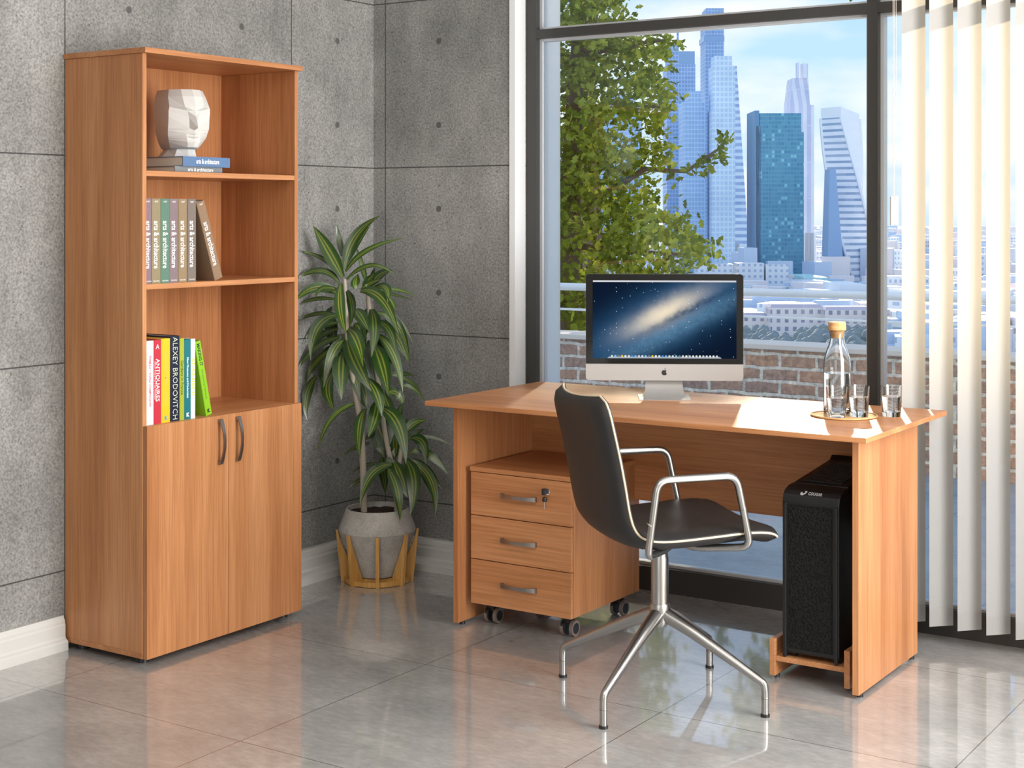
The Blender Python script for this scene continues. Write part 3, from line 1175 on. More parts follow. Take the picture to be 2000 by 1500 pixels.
for nm, c, th, h, lb, s, tc_, hs, ft_ in low:
    r = book('hardback_book', lb, simple('gloss_' + nm, c, .35), h, .205, th, (-3.553, y, Z0), group=LOWG)
    spine_text(r, s, simple('ink_' + nm, tc_, .6), h * (.52 if nm not in ('navy',) else .5), th, ft_, hs, bold=-.0004 if nm == 'navy' else .0002)
    if nm == 'red':
        text('spine_subtitle', 'FROM PARIS TO THE WORLD', .007, INK_W, r, frame_m((.001, th / 2 - .011, h * .52), (0, 0, -1), (0, 1, 0), (1, 0, 0)), fit=.12)
        text('spine_emblem', 'A', .022, INK_W, r, frame_m((.001, th / 2, h - .022), (0, 1, 0), (0, 0, 1), (1, 0, 0)))
    if nm in ('yellow', 'teal'):
        text('publisher_mark', 'K', .016, simple('ink_mark_' + nm, (.05, .35, .45) if nm == 'yellow' else (.9, .9, .9), .6), r, frame_m((.001, th / 2, .014), (0, 1, 0), (0, 0, 1), (1, 0, 0)), bold=.001)
    y += th + .0003
GREEN = simple('gloss_green', (.25, .52, .02), .35)
r = book('hardback_book', 'bright green book leaning on the lower row', GREEN, .250, .205, .027, (-3.556, y + .0520, Z0), tilt=math.radians(12.2), group=LOWG)
spine_text(r, 'MAKING IT', simple('ink_dark_green', (.03, .09, .02), .6), .205, .027, .075, .018, bold=.0006)
spine_text(r, 'Manufacturing Techniques', simple('ink_dark_green_small', (.05, .16, .02), .6), .105, .027, .10, .009, name='spine_subtitle')
text('publisher_mark', 'K', .016, BLACK, r, frame_m((.001, .0135, .014), (0, 1, 0), (0, 0, 1), (1, 0, 0)), bold=.001)

# ------------------------------------------------------------------ faceted head
hd = thing('head_sculpture', 'white faceted plaster head with a flat cut top on two flat books', 'sculpture', (-3.688, 3.580, Z1 + .0527), math.radians(-19))
LAY = [  # z, then five half-outline points (x, y): front, front side, side, back side, back
    (0.000, (.042, 0), (.026, .040), (-.024, .062), (-.075, .054), (-.102, 0)),
    (0.026, (.046, 0), (.030, .032), (-.012, .044), (-.060, .040), (-.080, 0)),
    (0.031, (.090, 0), (.080, .018), (.016, .050), (-.055, .050), (-.088, 0)),
    (0.048, (.098, 0), (.088, .022), (.028, .060), (-.050, .062), (-.094, 0)),
    (0.057, (.091, 0), (.086, .022), (.034, .064), (-.048, .066), (-.096, 0)),
    (0.064, (.100, 0), (.085, .024), (.038, .067), (-.046, .069), (-.098, 0)),
    (0.069, (.094, 0), (.084, .025), (.040, .069), (-.045, .071), (-.099, 0)),
    (0.075, (.101, 0), (.085, .023), (.042, .070), (-.044, .073), (-.100, 0)),
    (0.086, (.094, 0), (.084, .020), (.046, .072), (-.043, .076), (-.102, 0)),
    (0.094, (.119, 0), (.090, .0155), (.050, .073), (-.042, .078), (-.103, 0)),
    (0.130, (.107, 0), (.086, .016), (.054, .073), (-.036, .083), (-.106, 0)),
    (0.150, (.099, 0), (.087, .022), (.056, .074), (-.034, .085), (-.106, 0)),
    (0.163, (.103, 0), (.094, .034), (.058, .072), (-.036, .085), (-.105, 0)),
    (0.198, (.092, 0), (.078, .036), (.038, .068), (-.042, .078), (-.100, 0)),
    (0.222, (.074, 0), (.062, .033), (.028, .060), (-.044, .068), (-.090, 0))]
hm = MB()
for row in LAY:
    z = row[0]
    for q in row[1:]:
        hm.v.append(Vector((q[0], q[1], z)))
    for q in row[4:1:-1]:
        hm.v.append(Vector((q[0], -q[1], z)))
for i in range(len(LAY) - 1):
    for k in range(8):
        l = (k + 1) % 8
        a, b_, c, d_ = i * 8 + k, i * 8 + l, (i + 1) * 8 + l, (i + 1) * 8 + k
        if (k < 4):
            hm.f += [(a, b_, c), (a, c, d_)]
        else:
            hm.f += [(a, b_, d_), (b_, c, d_)]
hm.f.append(tuple(range(7, -1, -1)))
n0 = (len(LAY) - 1) * 8
hm.f.append(tuple(n0 + k for k in range(8)))
hm.build('head', PLASTER, hd)

# ================================================================== DESK
DX, DY = -2.297, 4.471
dk = thing('desk', 'orange-brown wooden office desk with panel legs in front of the window', 'desk', (DX, DY, 0))


def dpart(name, m, x0, x1, y0, y1, z0, z1, bev=.0008, par=dk):
    return MB().box(x0 - DX, x1 - DX, y0 - DY, y1 - DY, z0, z1).build(name, m, par, bevel=bev)


ZD = .772
dpart('tabletop', WOOD_X, -3.075, -1.519, 4.107, 4.835, ZD - .0155, ZD)
dpart('side_panel', WOOD_Z, -3.012, -2.993, 4.185, 4.707, .012, ZD - .0155)
dpart('side_panel', WOOD_Z, -1.592, -1.572, 4.190, 4.707, .012, ZD - .0155)
dpart('modesty_panel', WOOD_X, -2.993, -1.592, 4.655, 4.671, .405, ZD - .0155)
for x in (-3.0025, -1.582):
    for y in (4.225, 4.675):
        MB().lathe([(0, 0), (.010, 0), (.010, .012), (0, .012)], 14, (x - DX, y - DY, 0)).build('foot', BLACK, dk, smooth=True)

# ------------------------------------------------------------------ drawer pedestal
PX0, PX1, PY0, PY1 = -2.970, -2.567, 4.228, 4.690
PXc, PYc = (PX0 + PX1) / 2, (PY0 + PY1) / 2
pd = thing('drawer_pedestal', 'wooden three-drawer pedestal on black casters under the desk', 'drawer unit', (PXc, PYc, 0))


def ppart(name, m, x0, x1, y0, y1, z0, z1, bev=.0008, par=pd):
    return MB().box(x0 - PXc, x1 - PXc, y0 - PYc, y1 - PYc, z0, z1).build(name, m, par, bevel=bev)


ppart('top_panel', WOOD_X, PX0 - .002, PX1 + .002, PY0 - .002, PY1, .528, .544)
ppart('side_panel', WOOD_Z, PX0, PX0 + .016, PY0 + .018, PY1, .077, .528)
ppart('side_panel', WOOD_Z, PX1 - .016, PX1, PY0 + .018, PY1, .077, .528)
ppart('back_panel', WOOD_X, PX0 + .016, PX1 - .016, PY1 - .006, PY1 - .001, .093, .528, bev=0)
ppart('bottom_panel', WOOD_X, PX0 + .016, PX1 - .016, PY0 + .018, PY1, .077, .093)
for i, (z0, z1) in enumerate(((.3805, .5255), (.2305, .3775), (.077, .2275))):
    d_ = ppart('drawer', WOOD_X, PX0 + .001, PX1 - .001, PY0, PY0 + .016, z0, z1)
    zc = (z0 + z1) / 2 + (.004 if i == 0 else .002)
    bow_handle(d_, (-.003, PY0 - PYc, zc), (1, 0, 0), (0, -1, 0), .142, rise=.024, wid=.0058)
    # drawer box behind the front
    MB().box(PX0 + .022 - PXc, PX1 - .022 - PXc, PY0 + .016 - PYc, PY1 - .03 - PYc, z0 + .015, z1 - .03).build('drawer_box', WOOD_Y, d_)
    if i == 0:
        lx = -2.657 - PXc
        cyl = MB()
        cyl.tube([(lx, PY0 - PYc, zc + .031), (lx, PY0 - PYc - .006, zc + .031)], .0105, 20)
        lk = cyl.build('lock', CHROME, d_, smooth=True)
        kk = MB()
        kk.box(lx - .0125, lx - .001, PY0 - PYc - .022, PY0 - PYc - .006, zc + .022, zc + .042)
        kk.build('key', BLACK, lk, bevel=.002, bseg=2)
        k2 = MB()
        k2.lathe([(0, -.009), (.0075, -.006), (.0085, 0), (.0065, .007), (0, .009)], 12, (lx - .006, PY0 - PYc - .012, zc + .006))
        k2.build('key_fob', BLACK, lk, smooth=True)
        MB().box(lx - .0068, lx - .0052, PY0 - PYc - .013, PY0 - PYc - .011, zc - .026, zc - .002).build('spare_key', CHROME, lk)
RUB = simple('grey_tread', (.20, .16, .14), .5)
for cx_, cy_ in ((-2.925, 4.300), (-2.622, 4.306), (-2.925, 4.625), (-2.612, 4.625)):
    cs = MB()
    x, y = cx_ - PXc, cy_ - PYc
    cs.lathe([(0, .058), (.016, .058), (.016, .077), (0, .077)], 16, (x, y, 0))
    cs.tube([(x - .020, y, .030), (x - .004, y, .030)], .026, 20)
    cs.box(x - .018, x + .012, y - .014, y + .014, .040, .060)
    c_o = cs.build('caster', BLACK, pd, smooth=True)
    for s in (-.016, .020):
        MB().tube([(x + s - .006, y, .0265), (x + s + .006, y, .0265)], .0265, 24).build('wheel', RUB, c_o, smooth=True)
        e = .0062 if s > 0 else -.0062
        MB().tube([(x + s + e - .001, y, .0265), (x + s + e + .001, y, .0265)], .018, 20).build('hubcap', BLACK2, c_o, smooth=True)

# ------------------------------------------------------------------ computer tower on its stand
st = thing('computer_stand', 'low wooden cradle holding the black computer tower under the desk', 'stand', (-1.742, 4.44, 0))


def spart(name, m, x0, x1, y0, y1, z0, z1):
    return MB().box(x0 + 1.742, x1 + 1.742, y0 - 4.44, y1 - 4.44, z0, z1).build(name, m, st, bevel=.0008)


spart('side_board', WOOD_Y, -1.870, -1.852, 4.234, 4.645, .012, .123)
spart('side_board', WOOD_Y, -1.634, -1.616, 4.234, 4.645, .012, .123)
spart('shelf', WOOD_Y, -1.852, -1.634, 4.238, 4.645, .057, .072)
for x in (-1.861, -1.625):
    for y in (4.27, 4.61):
        MB().lathe([(0, 0), (.008, 0), (.008, .012), (0, .012)], 12, (x + 1.742, y - 4.44, 0)).build('foot', BLACK, st)

pc = thing('computer_tower', 'black computer tower with a mesh front under the desk', 'computer', (-1.743, 4.44, .072))


def mesh_mat():
    m, n, b = mat('perforated_front')
    v = objco(n)
    vo = nd(n, 'ShaderNodeTexVoronoi')
    vo.inputs['Scale'].default_value = 150
    n.links.new(mapping(n, v, (1, .01, 1)), vo.inputs['Vector'])
    d = vo.outputs['Distance']
    c = ramp(n, d, [(.25, (.001, .001, .001)), (.6, (.011, .011, .011))])
    n.links.new(c, b.inputs['Base Color'])
    b.inputs['Specular IOR Level'].default_value = .2
    b.inputs['Roughness'].default_value = .5
    bump(n, b, d, .6, .003)
    return m


PCM = mesh_mat()
MB().box(-.088, .090, -.170, .185, .012, .498).build('case', BLACK, pc, bevel=.006, bseg=2)
# front bezel: profile in (y, z) swept across x, with a rolled top
prof = [(-.165, .014), (-.192, .014), (-.197, .022), (-.197, .470), (-.192, .490), (-.180, .503), (-.150, .512), (-.120, .514), (-.120, .490), (-.165, .480)]
MB().prism(prof, -.089, .091, lambda a, b, d: (d, a, b)).build('front_bezel', BLACK2, pc, bevel=.003, bseg=2)
MB().box(-.068, .070, -.2005, -.196, .030, .462).build('mesh_panel', PCM, pc, bevel=.002)
for s in (-1, 1):
    x = .001 + s * .081
    MB().box(x - .006, x + .006, -.203, -.194, .002, .466).build('bezel_rail', BLACK2, pc, bevel=.003, bseg=2)
tp = MB()
tp.prism([(-.118, .500), (-.118, .516), (.17, .545), (.19, .560), (.192, .500)], -.086, .088, lambda a, b, d: (d, a, b))
tp.build('top_cover', BLACK2, pc, bevel=.004, bseg=2)
g = MB()
for i in range(14):
    yy = -.095 + i * .018
    zz = .516 + (yy + .118) * .1007
    g.box(-.060, .062, yy - .005, yy + .005, zz - .002, zz + .0035)
g.build('top_grille', BLACK, pc)
for x in (-.07, .072):
    for y in (-.15, .15):
        MB().box(x - .013, x + .013, y - .02, y + .02, 0, .013).build('foot', BLACK, pc)
SILV = simple('silver_print', (.45, .45, .46), .4)
ang = math.atan2(.013, .012)
text('maker_name', 'COUGAR', .0145, SILV, pc, frame_m((.012, -.1873, .4972), (1, 0, 0), (0, .68, .733), (0, -.733, .68)), fit=.044, bold=.0004)
em = MB()
em.prism([(-.034, .492), (-.026, .4915), (-.0175, .497), (-.0145, .5025), (-.022, .5035), (-.019, .4995), (-.027, .4955), (-.029, .500), (-.034, .4985)], -.0006, .0002,
         lambda a, b, d: (a, -.1873 + (b - .4972) * .927 + .0002 + d * 1.2, .4972 + (b - .4972) - d * .8))
em.build('maker_emblem', SILV, pc)

# ================================================================== OFFICE CHAIR
CH = (-2.070, 3.907)
CA = math.radians(50.0)
chair = thing('office_chair', 'black leather swivel chair with steel armrests and a four-legged base', 'chair', (CH[0], CH[1], 0), CA)
# seat/back centre profile (x forward, z up)
PR = [(.262, .478), (.235, .494), (.17, .4985), (.08, .494), (-.02, .489), (-.10, .489), (-.150, .502), (-.180, .532), (-.197, .580), (-.212, .650), (-.230, .730), (-.252, .815), (-.272, .893)]


def catmull(ps, n):
    out = []
    P_ = [Vector((p[0], p[1])) for p in ps]
    for i in range(len(P_) - 1):
        p0, p1, p2, p3 = P_[max(i - 1, 0)], P_[i], P_[i + 1], P_[min(i + 2, len(P_) - 1)]
        for k in range(n):
            t = k / n
            out.append(.5 * ((2 * p1) + (p2 - p0) * t + (2 * p0 - 5 * p1 + 4 * p2 - p3) * t * t + (3 * p1 - p0 - 3 * p2 + p3) * t ** 3))
    out.append(P_[-1])
    return out


CP = catmull(PR, 4)
NS = len(CP)
NT = 16


def chw(i):
    f = i / (NS - 1)
    w = .240 - .022 * min(1, max(0, (f - .35) / .3)) - .004 * max(0, (f - .7) / .3)
    # rounded corners at both ends
    for e, rad in ((f, .10), (1 - f, .065)):
        if e < rad:
            q = 1 - e / rad
            w -= .055 * (1 - math.sqrt(max(0, 1 - q * q)))
    return w


def chp(i, tt, off):
    p = CP[i]
    a, b = CP[max(i - 1, 0)], CP[min(i + 1, NS - 1)]
    tg = (b - a).normalized()
    n = Vector((tg.y, -tg.x))       # towards the sitter
    f = i / (NS - 1)
    edge = .016 * tt * tt * (1 + 1.0 * max(0, (f - .5) / .5))
    q = p + n * (off + edge)
    return Vector((q.x, tt * chw(i), q.y))


def skin(offf):
    return [[chp(i, -1 + 2 * k / NT, offf(i, -1 + 2 * k / NT)) for k in range(NT + 1)] for i in range(NS)]


def closed_pad(f0, f1):
    a, b = skin(f0), skin(f1)
    m = MB()
    m.grid(a)
    n0 = len(m.v)
    m.grid(b)
    W_ = NT + 1
    for i in range(NS - 1):
        for k in (0, NT):
            m.f.append((i * W_ + k, (i + 1) * W_ + k, n0 + (i + 1) * W_ + k, n0 + i * W_ + k))
    for k in range(NT):
        for i in (0, NS - 1):
            m.f.append((i * W_ + k, i * W_ + k + 1, n0 + i * W_ + k + 1, n0 + i * W_ + k))
    return m


def endf(i):
    e = min(i, NS - 1 - i) / (NS - 1)
    return min(1, e / .045) ** .5


def dome(tt):
    return max(0, 1 - abs(tt) ** 6) ** .5


def rib(i):
    return .0012 * math.cos(i / (NS - 1) * 2 * PI * 14)


closed_pad(lambda i, t: -.0012, lambda i, t: .0045 + (.019 * dome(t) + rib(i) * dome(t)) * endf(i)).build('cushion', LEATHER, chair, smooth=True, angle=60)
closed_pad(lambda i, t: -.0022, lambda i, t: -.0065 - .024 * dome(t) * endf(i)).build('shell', LEATHER, chair, smooth=True, angle=60)
loop = [chp(i, -1, -.0015) for i in range(NS)] + [chp(NS - 1, -1 + 2 * k / NT, -.0015) for k in range(1, NT)] + [chp(i, 1, -.0015) for i in range(NS - 1, -1, -1)] + [chp(0, 1 - 2 * k / NT, -.0015) for k in range(1, NT)]
MB().tube(loop, .0032, 8, closed=True).build('piping', PIPE, chair, smooth=True)
for s in (-1, 1):
    y = s * .252
    pts = [(.02, s * .06, .459), (-.04, s * .14, .459), (-.138, y, .466), (-.108, y, .676), (.126, y, .678), (.170, y, .476), (.05, s * .14, .459), (.03, s * .06, .459)]
    ar = MB().tube(fillet(pts, .034), .0105, 12)
    a_o = ar.build('armrest', STEEL, chair, smooth=True)
    cl_ = MB()
    for q in ((-.1325, .555), (.1455, .586)):
        cl_.tube([(q[0] - .0012 * (1 if q[0] < 0 else -1), y, q[1] - .0015), (q[0] + .0012 * (1 if q[0] < 0 else -1), y, q[1] + .0015)], .0108, 12)
    cl_.build('joint_ring', NICKEL, a_o, smooth=True)
MB().box(-.085, .095, -.075, .075, .446, .458).build('seat_plate', STEEL, chair, bevel=.004, bseg=2)
MB().lathe([(0, .27), (.0255, .27), (.0255, .405), (.0235, .412), (.0235, .446), (0, .446)], 28).build('column', STEEL, chair, smooth=True)
hb = MB().lathe([(0, .205), (.020, .205), (.030, .225), (.031, .262), (.0275, .272), (0, .274)], 28)
hb.build('hub', STEEL, chair, smooth=True)
for k in range(4):
    a = k * PI / 2 - CA + .005
    u = Vector((math.cos(a), math.sin(a), 0))
    R_ = .331
    pts = [u * .012 + Vector((0, 0, .243)), u * .10 + Vector((0, 0, .206)), u * .22 + Vector((0, 0, .146)), u * (R_ - .004) + Vector((0, 0, .092)), u * R_ + Vector((0, 0, .075)), u * R_ + Vector((0, 0, .008))]
    pf = fillet(pts, .024)
    rad = []
    for p in pf:
        q = min(1, math.hypot(p.x, p.y) / R_)
        rad.append(.0225 * (1 - q) + .0105 * q)
    lg = MB().tube(pf, rad, 14).build('leg', STEEL, chair, smooth=True)
    MB().lathe([(0, 0), (.0128, 0), (.0128, .008), (0, .008)], 16, (u.x * R_, u.y * R_, 0)).build('foot_glide', BLACK, lg, smooth=True)
    MB().lathe([(.0106, .050), (.0112, .051), (.0112, .053), (.0106, .054)], 16, (u.x * R_, u.y * R_, 0)).build('ferrule', NICKEL, lg, smooth=True)

# ================================================================== DESKTOP COMPUTER
MC = pix(1297.6, HZ, 5.19)
mon = thing('desktop_computer', 'silver all-in-one desktop computer showing a blue galaxy on its screen', 'computer', (MC.x, MC.y, ZD), YAW - math.radians(3.0))
ZB, MH, MW = .062, .3665, .540
rc = .012
# outline with rounded corners in (x, z)
ol = []
for cx_, cz, a0 in ((MW / 2 - rc, ZB + rc, -90), (MW / 2 - rc, ZB + MH - rc, 0), (-MW / 2 + rc, ZB + MH - rc, 90), (-MW / 2 + rc, ZB + rc, 180)):
    for q in range(6):
        a = math.radians(a0 + 18 * q)
        ol.append((cx_ + rc * math.cos(a), cz + rc * math.sin(a)))
hs_ = MB().prism(ol, 0, .010, lambda a, b, d: (a, d, b))
hs_.build('housing', ALU, mon, smooth=True, angle=30)
bk = MB()
rows = []
for f, yy in ((1.0, .010), (.9, .018), (.7, .028), (.4, .036), (.1, .040)):
    rows.append([Vector((x * f, yy, (z - ZB - MH / 2) * f + ZB + MH / 2)) for x, z in ol + ol[:1]])
bk.grid(rows)
bk.f.append(tuple(4 * (len(ol) + 1) + i for i in range(len(ol))))
bk.build('rear_shell', ALU, mon, smooth=True)
CHIN = ZB + .057
ol2 = [(x, z) for x, z in ol if z > CHIN + .05]
ol2 = [(MW / 2 - .0005, CHIN)] + ol2 + [(-MW / 2 + .0005, CHIN)]
MB().prism(ol2, -.0012, 0, lambda a, b, d: (a, d, b)).build('black_glass', simple('black_glass_face', (.008, .008, .008), .08), mon)


def screen_mat():
    m, n, b = mat('galaxy_screen')
    out = n.nodes['Material Output']
    n.nodes.remove(b)
    v = objco(n)
    s = nd(n, 'ShaderNodeSeparateXYZ')
    n.links.new(v, s.inputs[0])
    X = s.outputs[0]
    Z = mth(n, 'SUBTRACT', s.outputs[2], ZB + .218)
    # rotated frame of the galaxy disc
    ca, sa = math.cos(math.radians(27)), math.sin(math.radians(27))
    U = mth(n, 'ADD', mth(n, 'MULTIPLY', X, ca), mth(n, 'MULTIPLY', Z, sa))
    V = mth(n, 'SUBTRACT', mth(n, 'MULTIPLY', Z, ca), mth(n, 'MULTIPLY', X, sa))
    wob = noise(n, v, 14, 4, .6)
    V = mth(n, 'ADD', V, mth(n, 'MULTIPLY', mth(n, 'SUBTRACT', wob, .5), .03))

    def gauss(u, su, w, sw):
        a = mth(n, 'ADD', mth(n, 'POWER', mth(n, 'ABSOLUTE', mth(n, 'DIVIDE', u, su)), 2.0), mth(n, 'POWER', mth(n, 'ABSOLUTE', mth(n, 'DIVIDE', w, sw)), 2.0))
        return mth(n, 'EXPONENT', mth(n, 'MULTIPLY', a, -1.0))
    U0 = mth(n, 'ADD', U, -.01)
    disc = gauss(U0, .30, V, .085)
    core = gauss(mth(n, 'ADD', U, -.008), .125, mth(n, 'ADD', V, -.014), .034)
    lane = gauss(mth(n, 'ADD', U, -.09), .20, mth(n, 'ADD', V, .017), .013)
    band = gauss(mth(n, 'ADD', U, -.03), .28, mth(n, 'ADD', V, .055), .030)
    tex = noise(n, mapping(n, v, (1, 1, 1), rot=(0, .47, 0)), 60, 5, .7)
    col = mixc(n, disc, (.004, .010, .028), (.035, .15, .33))
    col = mixc(n, mth(n, 'MULTIPLY', band, mth(n, 'MULTIPLY', tex, .7)), col, (.20, .40, .58))
    col = mixc(n, core, col, (.95, .82, .62))
    col = mixc(n, mth(n, 'MULTIPLY', lane, mth(n, 'MULTIPLY', tex, 1.35)), col, (.012, .05, .12))
    vo = nd(n, 'ShaderNodeTexVoronoi')
    vo.inputs['Scale'].default_value = 105
    n.links.new(mapping(n, v, (1, .0, 1)), vo.inputs['Vector'])
    sz = nd(n, 'ShaderNodeSeparateColor')
    n.links.new(vo.outputs['Color'], sz.inputs[0])
    thr = mth(n, 'MULTIPLY', mth(n, 'GREATER_THAN', sz.outputs[0], .45), mth(n, 'MULTIPLY', sz.outputs[1], .14))
    star = mth(n, 'LESS_THAN', vo.outputs['Distance'], thr)
    col = mixc(n, mth(n, 'MULTIPLY', star, .85), col, (.8, .9, 1.0))
    e = nd(n, 'ShaderNodeEmission')
    n.links.new(col, e.inputs[0])
    e.inputs[1].default_value = .92
    n.links.new(e.outputs[0], out.inputs[0])
    return m


def emis(name, c, s=1.0):
    m, n, b = mat(name)
    out = n.nodes['Material Output']
    n.nodes.remove(b)
    e = nd(n, 'ShaderNodeEmission')
    e.inputs[0].default_value = (*c, 1)
    e.inputs[1].default_value = s
    n.links.new(e.outputs[0], out.inputs[0])
    return m


SX, SZ0, SZ1 = MW / 2 - .0235, CHIN + .019, ZB + MH - .0215
scr = MB().box(-SX, SX, -.0018, -.0012, SZ0, SZ1).build('screen', screen_mat(), mon)
MB().box(-SX + .001, SX - .001, -.0021, -.0018, SZ1 - .0065, SZ1 - .0005).build('menu_bar', emis('menu_bar_glow', (.62, .63, .66)), scr)
MB().prism([(-.196, SZ0 + .0005), (.196, SZ0 + .0005), (.190, SZ0 + .006), (-.190, SZ0 + .006)], -.0021, -.0018, lambda a, b, d: (a, d, b)).build('dock', emis('dock_glow', (.40, .46, .52)), scr)
pal = [(.75, .8, .85), (.25, .5, .8), (.8, .8, .78), (.85, .2, .1), (.9, .65, .05), (.3, .6, .85), (.7, .7, .7), (.85, .1, .35), (.1, .35, .75), (.9, .9, .85), (.25, .25, .28), (.35, .65, .3)]
pm = [emis('icon_glow', c, .9) for c in pal]
for i in range(32):
    x = -.180 + i * .0116
    if i < 21:
        c = pm[(i * 5 + i // 3) % len(pm)]
    else:
        c = pm[(0, 2, 9, 6)[i % 4]]
    rr_ = .0040
    MB().prism([(x + rr_ * math.cos(q * PI / 4 + PI / 8), SZ0 + .0075 + rr_ * math.sin(q * PI / 4 + PI / 8)) for q in range(8)], -.0024, -.0021, lambda a, b, d: (a, d, b)).build('dock_icon', c, scr)
# fruit mark on the chin
ap = MB()
cxm, czm = 0.0, ZB + .0285
body = []
for q in range(40):
    a = 2 * PI * q / 40
    rx = .0093 * (1 + .06 * math.cos(2 * a))
    rz_ = .0098
    x, z = rx * math.cos(a), rz_ * math.sin(a)
    z -= .0022 * math.exp(-(x / .0028) ** 2) if math.sin(a) > 0 else -.0012 * math.exp(-(x / .0022) ** 2)
    if x > .0052 and -.004 < z < .0065:                      # bite
        dz = z - .0015
        lim = .0098 - math.sqrt(max(0, .0047 ** 2 - dz ** 2)) * .95
        x = min(x, lim)
    body.append((cxm + x, czm + z - .0012))
ap.prism(body, -.0006, .0001, lambda a, b, d: (a, d, b))
lf = [(cxm + .0006, czm + .0092), (cxm + .0010, czm + .0118), (cxm + .0030, czm + .0142), (cxm + .0042, czm + .0148), (cxm + .0041, czm + .0125), (cxm + .0026, czm + .0100)]
ap.prism(lf, -.0006, .0001, lambda a, b, d: (a, d, b))
ap.build('maker_emblem', BLACK, mon)
# stand: bent sheet, neck leaning back then sweeping forward into a flared foot
stp = [(.030, ZB + .10, .066), (.034, ZB + .02, .065), (.030, .045, .064), (.018, .026, .066), (.000, .012, .073), (-.030, .0045, .083), (-.050, .0028, .0885), (-.056, .0024, .0885)]
rowsF, rowsB = [], []
for y_, z_, hw in stp:
    rowsF.append([(hw * (-1 + 2 * k / 8), y_, z_) for k in range(9)])
sd = MB()
sd.grid(rowsF)
n1 = len(sd.v)
nrm = []
for i in range(len(stp)):
    a, b_ = stp[max(i - 1, 0)], stp[min(i + 1, len(stp) - 1)]
    tg = Vector((b_[0] - a[0], b_[1] - a[1])).normalized()
    nrm.append(Vector((-tg.y, tg.x)))
sd.grid([[(hw * (-1 + 2 * k / 8), y_ + max(0, nrm[i].x) * .005, max(0, z_ - .005 * abs(nrm[i].y))) for k in range(9)] for i, (y_, z_, hw) in enumerate(stp)])
for i in range(len(stp) - 1):
    for k in (0, 8):
        sd.f.append((i * 9 + k, (i + 1) * 9 + k, n1 + (i + 1) * 9 + k, n1 + i * 9 + k))
for k in range(8):
    for i in (0, len(stp) - 1):
        sd.f.append((i * 9 + k, i * 9 + k + 1, n1 + i * 9 + k + 1, n1 + i * 9 + k))
sd.box(-.0885, .0885, -.03, .10, 0, .003)
sd.build('stand', ALU, mon, smooth=True, angle=35)

# ================================================================== CARAFE, GLASSES, TRAY
CORK = wood('cork', 0, (.50, .28, .11), (.60, .36, .16), (.66, .42, .20), .8)


def on_desk(px, d, z=ZD):
    p = pix(px, HZ, d)
    return (p.x, p.y, z)


tr = thing('round_tray', 'thin round cork tray under the carafe on the desk', 'tray', on_desk(1648, 4.735))
MB().lathe([(0, 0), (.100, 0), (.104, .002), (.104, .006), (.099, .006), (.098, .0035), (0, .0035)], 48).build('tray', CORK, tr, smooth=True)
TZ = ZD + .0036
cf = thing('water_carafe', 'glass water carafe with a cork stopper on the round tray', 'carafe', on_desk(1635, 4.778, TZ))
outer = [(0, 0), (.038, 0), (.0425, .004), (.0430, .012), (.0430, .150), (.0405, .175), (.034, .198), (.0275, .214), (.0235, .228), (.0225, .240), (.0250, .262)]
inner = [(.0228, .262), (.0203, .240), (.0213, .228), (.0253, .214), (.0318, .198), (.0383, .175), (.0408, .150), (.0408, .014), (.036, .009), (0, .008)]
MB().lathe(outer + inner, 40).build('bottle', GLASS, cf, smooth=True)
MB().lathe([(0, .0085), (.0358, .0095), (.0404, .0145), (.0404, .128), (0, .128)], 36).build('water', WATER, cf, smooth=True)
ck = MB().lathe([(0, .238), (.0190, .238), (.0218, .262), (.0245, .263), (.0285, .264), (.0270, .289), (0, .290)], 32)
ck.build('cork_stopper', CORK, cf, smooth=True, angle=30)


def tumbler(label, px, d, z, fill):
    t_ = thing('water_glass', label, 'glass', on_desk(px, d, z), 0, 'water tumblers on the desk')
    o_ = [(0, 0), (.0275, 0), (.0285, .003), (.0330, .0955)]
    i_ = [(.0316, .0955), (.0270, .016), (.0255, .0135), (0, .013)]
    MB().lathe(o_ + i_, 40).build('tumbler', GLASS, t_, smooth=True)
    rr = .0270 + (fill - .016) * (.0046 / .0795)
    MB().lathe([(0, .0134), (.0250, .0140), (.0266, .0165), (rr - .0004, fill), (0, fill)], 36).build('water', WATER, t_, smooth=True)
    return t_


tumbler('half full glass tumbler standing in front of the carafe', 1634, 4.690, TZ, .060)
tumbler('half full glass tumbler on the tray, just right of the carafe', 1677.5, 4.704, TZ, .060)
tumbler('half full glass tumbler off the tray, nearest the blind', 1741, 4.735, ZD, .062)

# ================================================================== VERTICAL BLIND
vb = thing('vertical_blind', 'cream vertical slat blind hanging in the right part of the window', 'blind', (-1.30, 4.885, 0))
dirv = Vector((.692, .722, 0)).normalized()
for i in range(12):
    x = -1.6445 + i * .0922
    b = MB()
    rows = []
    for zz in (.062, .115, .9, 1.8, 2.84):
        rows.append([Vector((x + 1.30, 0, zz)) + dirv * (.0425 * s) + Vector((-dirv.y, dirv.x, 0)) * (.0008 * (1 - s * s)) for s in (-1, -.5, 0, .5, 1)])
    b.grid(rows)
    s_o = b.build('slat', SLAT, vb, smooth=True, recalc=False)
    h_ = MB()
    M = frame_m((x + 1.30, 0, 0), dirv, Vector((-dirv.y, dirv.x, 0)), (0, 0, 1))
    h_.box(-.0425, .0425, -.0008, .0006, .060, .118, M)
    h_.build('hem', SLAT, s_o)
MB().box(-.50, .80, -.022, .022, 2.84, 2.88).build('headrail', WHITE_TRIM, vb)
CORD = simple('cord_beige', (.62, .52, .46), .7)
cp = pix(1746.5, HZ, 4.94)
cx0, cy0 = cp.x + 1.30, cp.y - 4.885
ox = Vector((RT.x, RT.y, 0))
c0 = Vector((cx0, cy0, 0))
cd = MB()
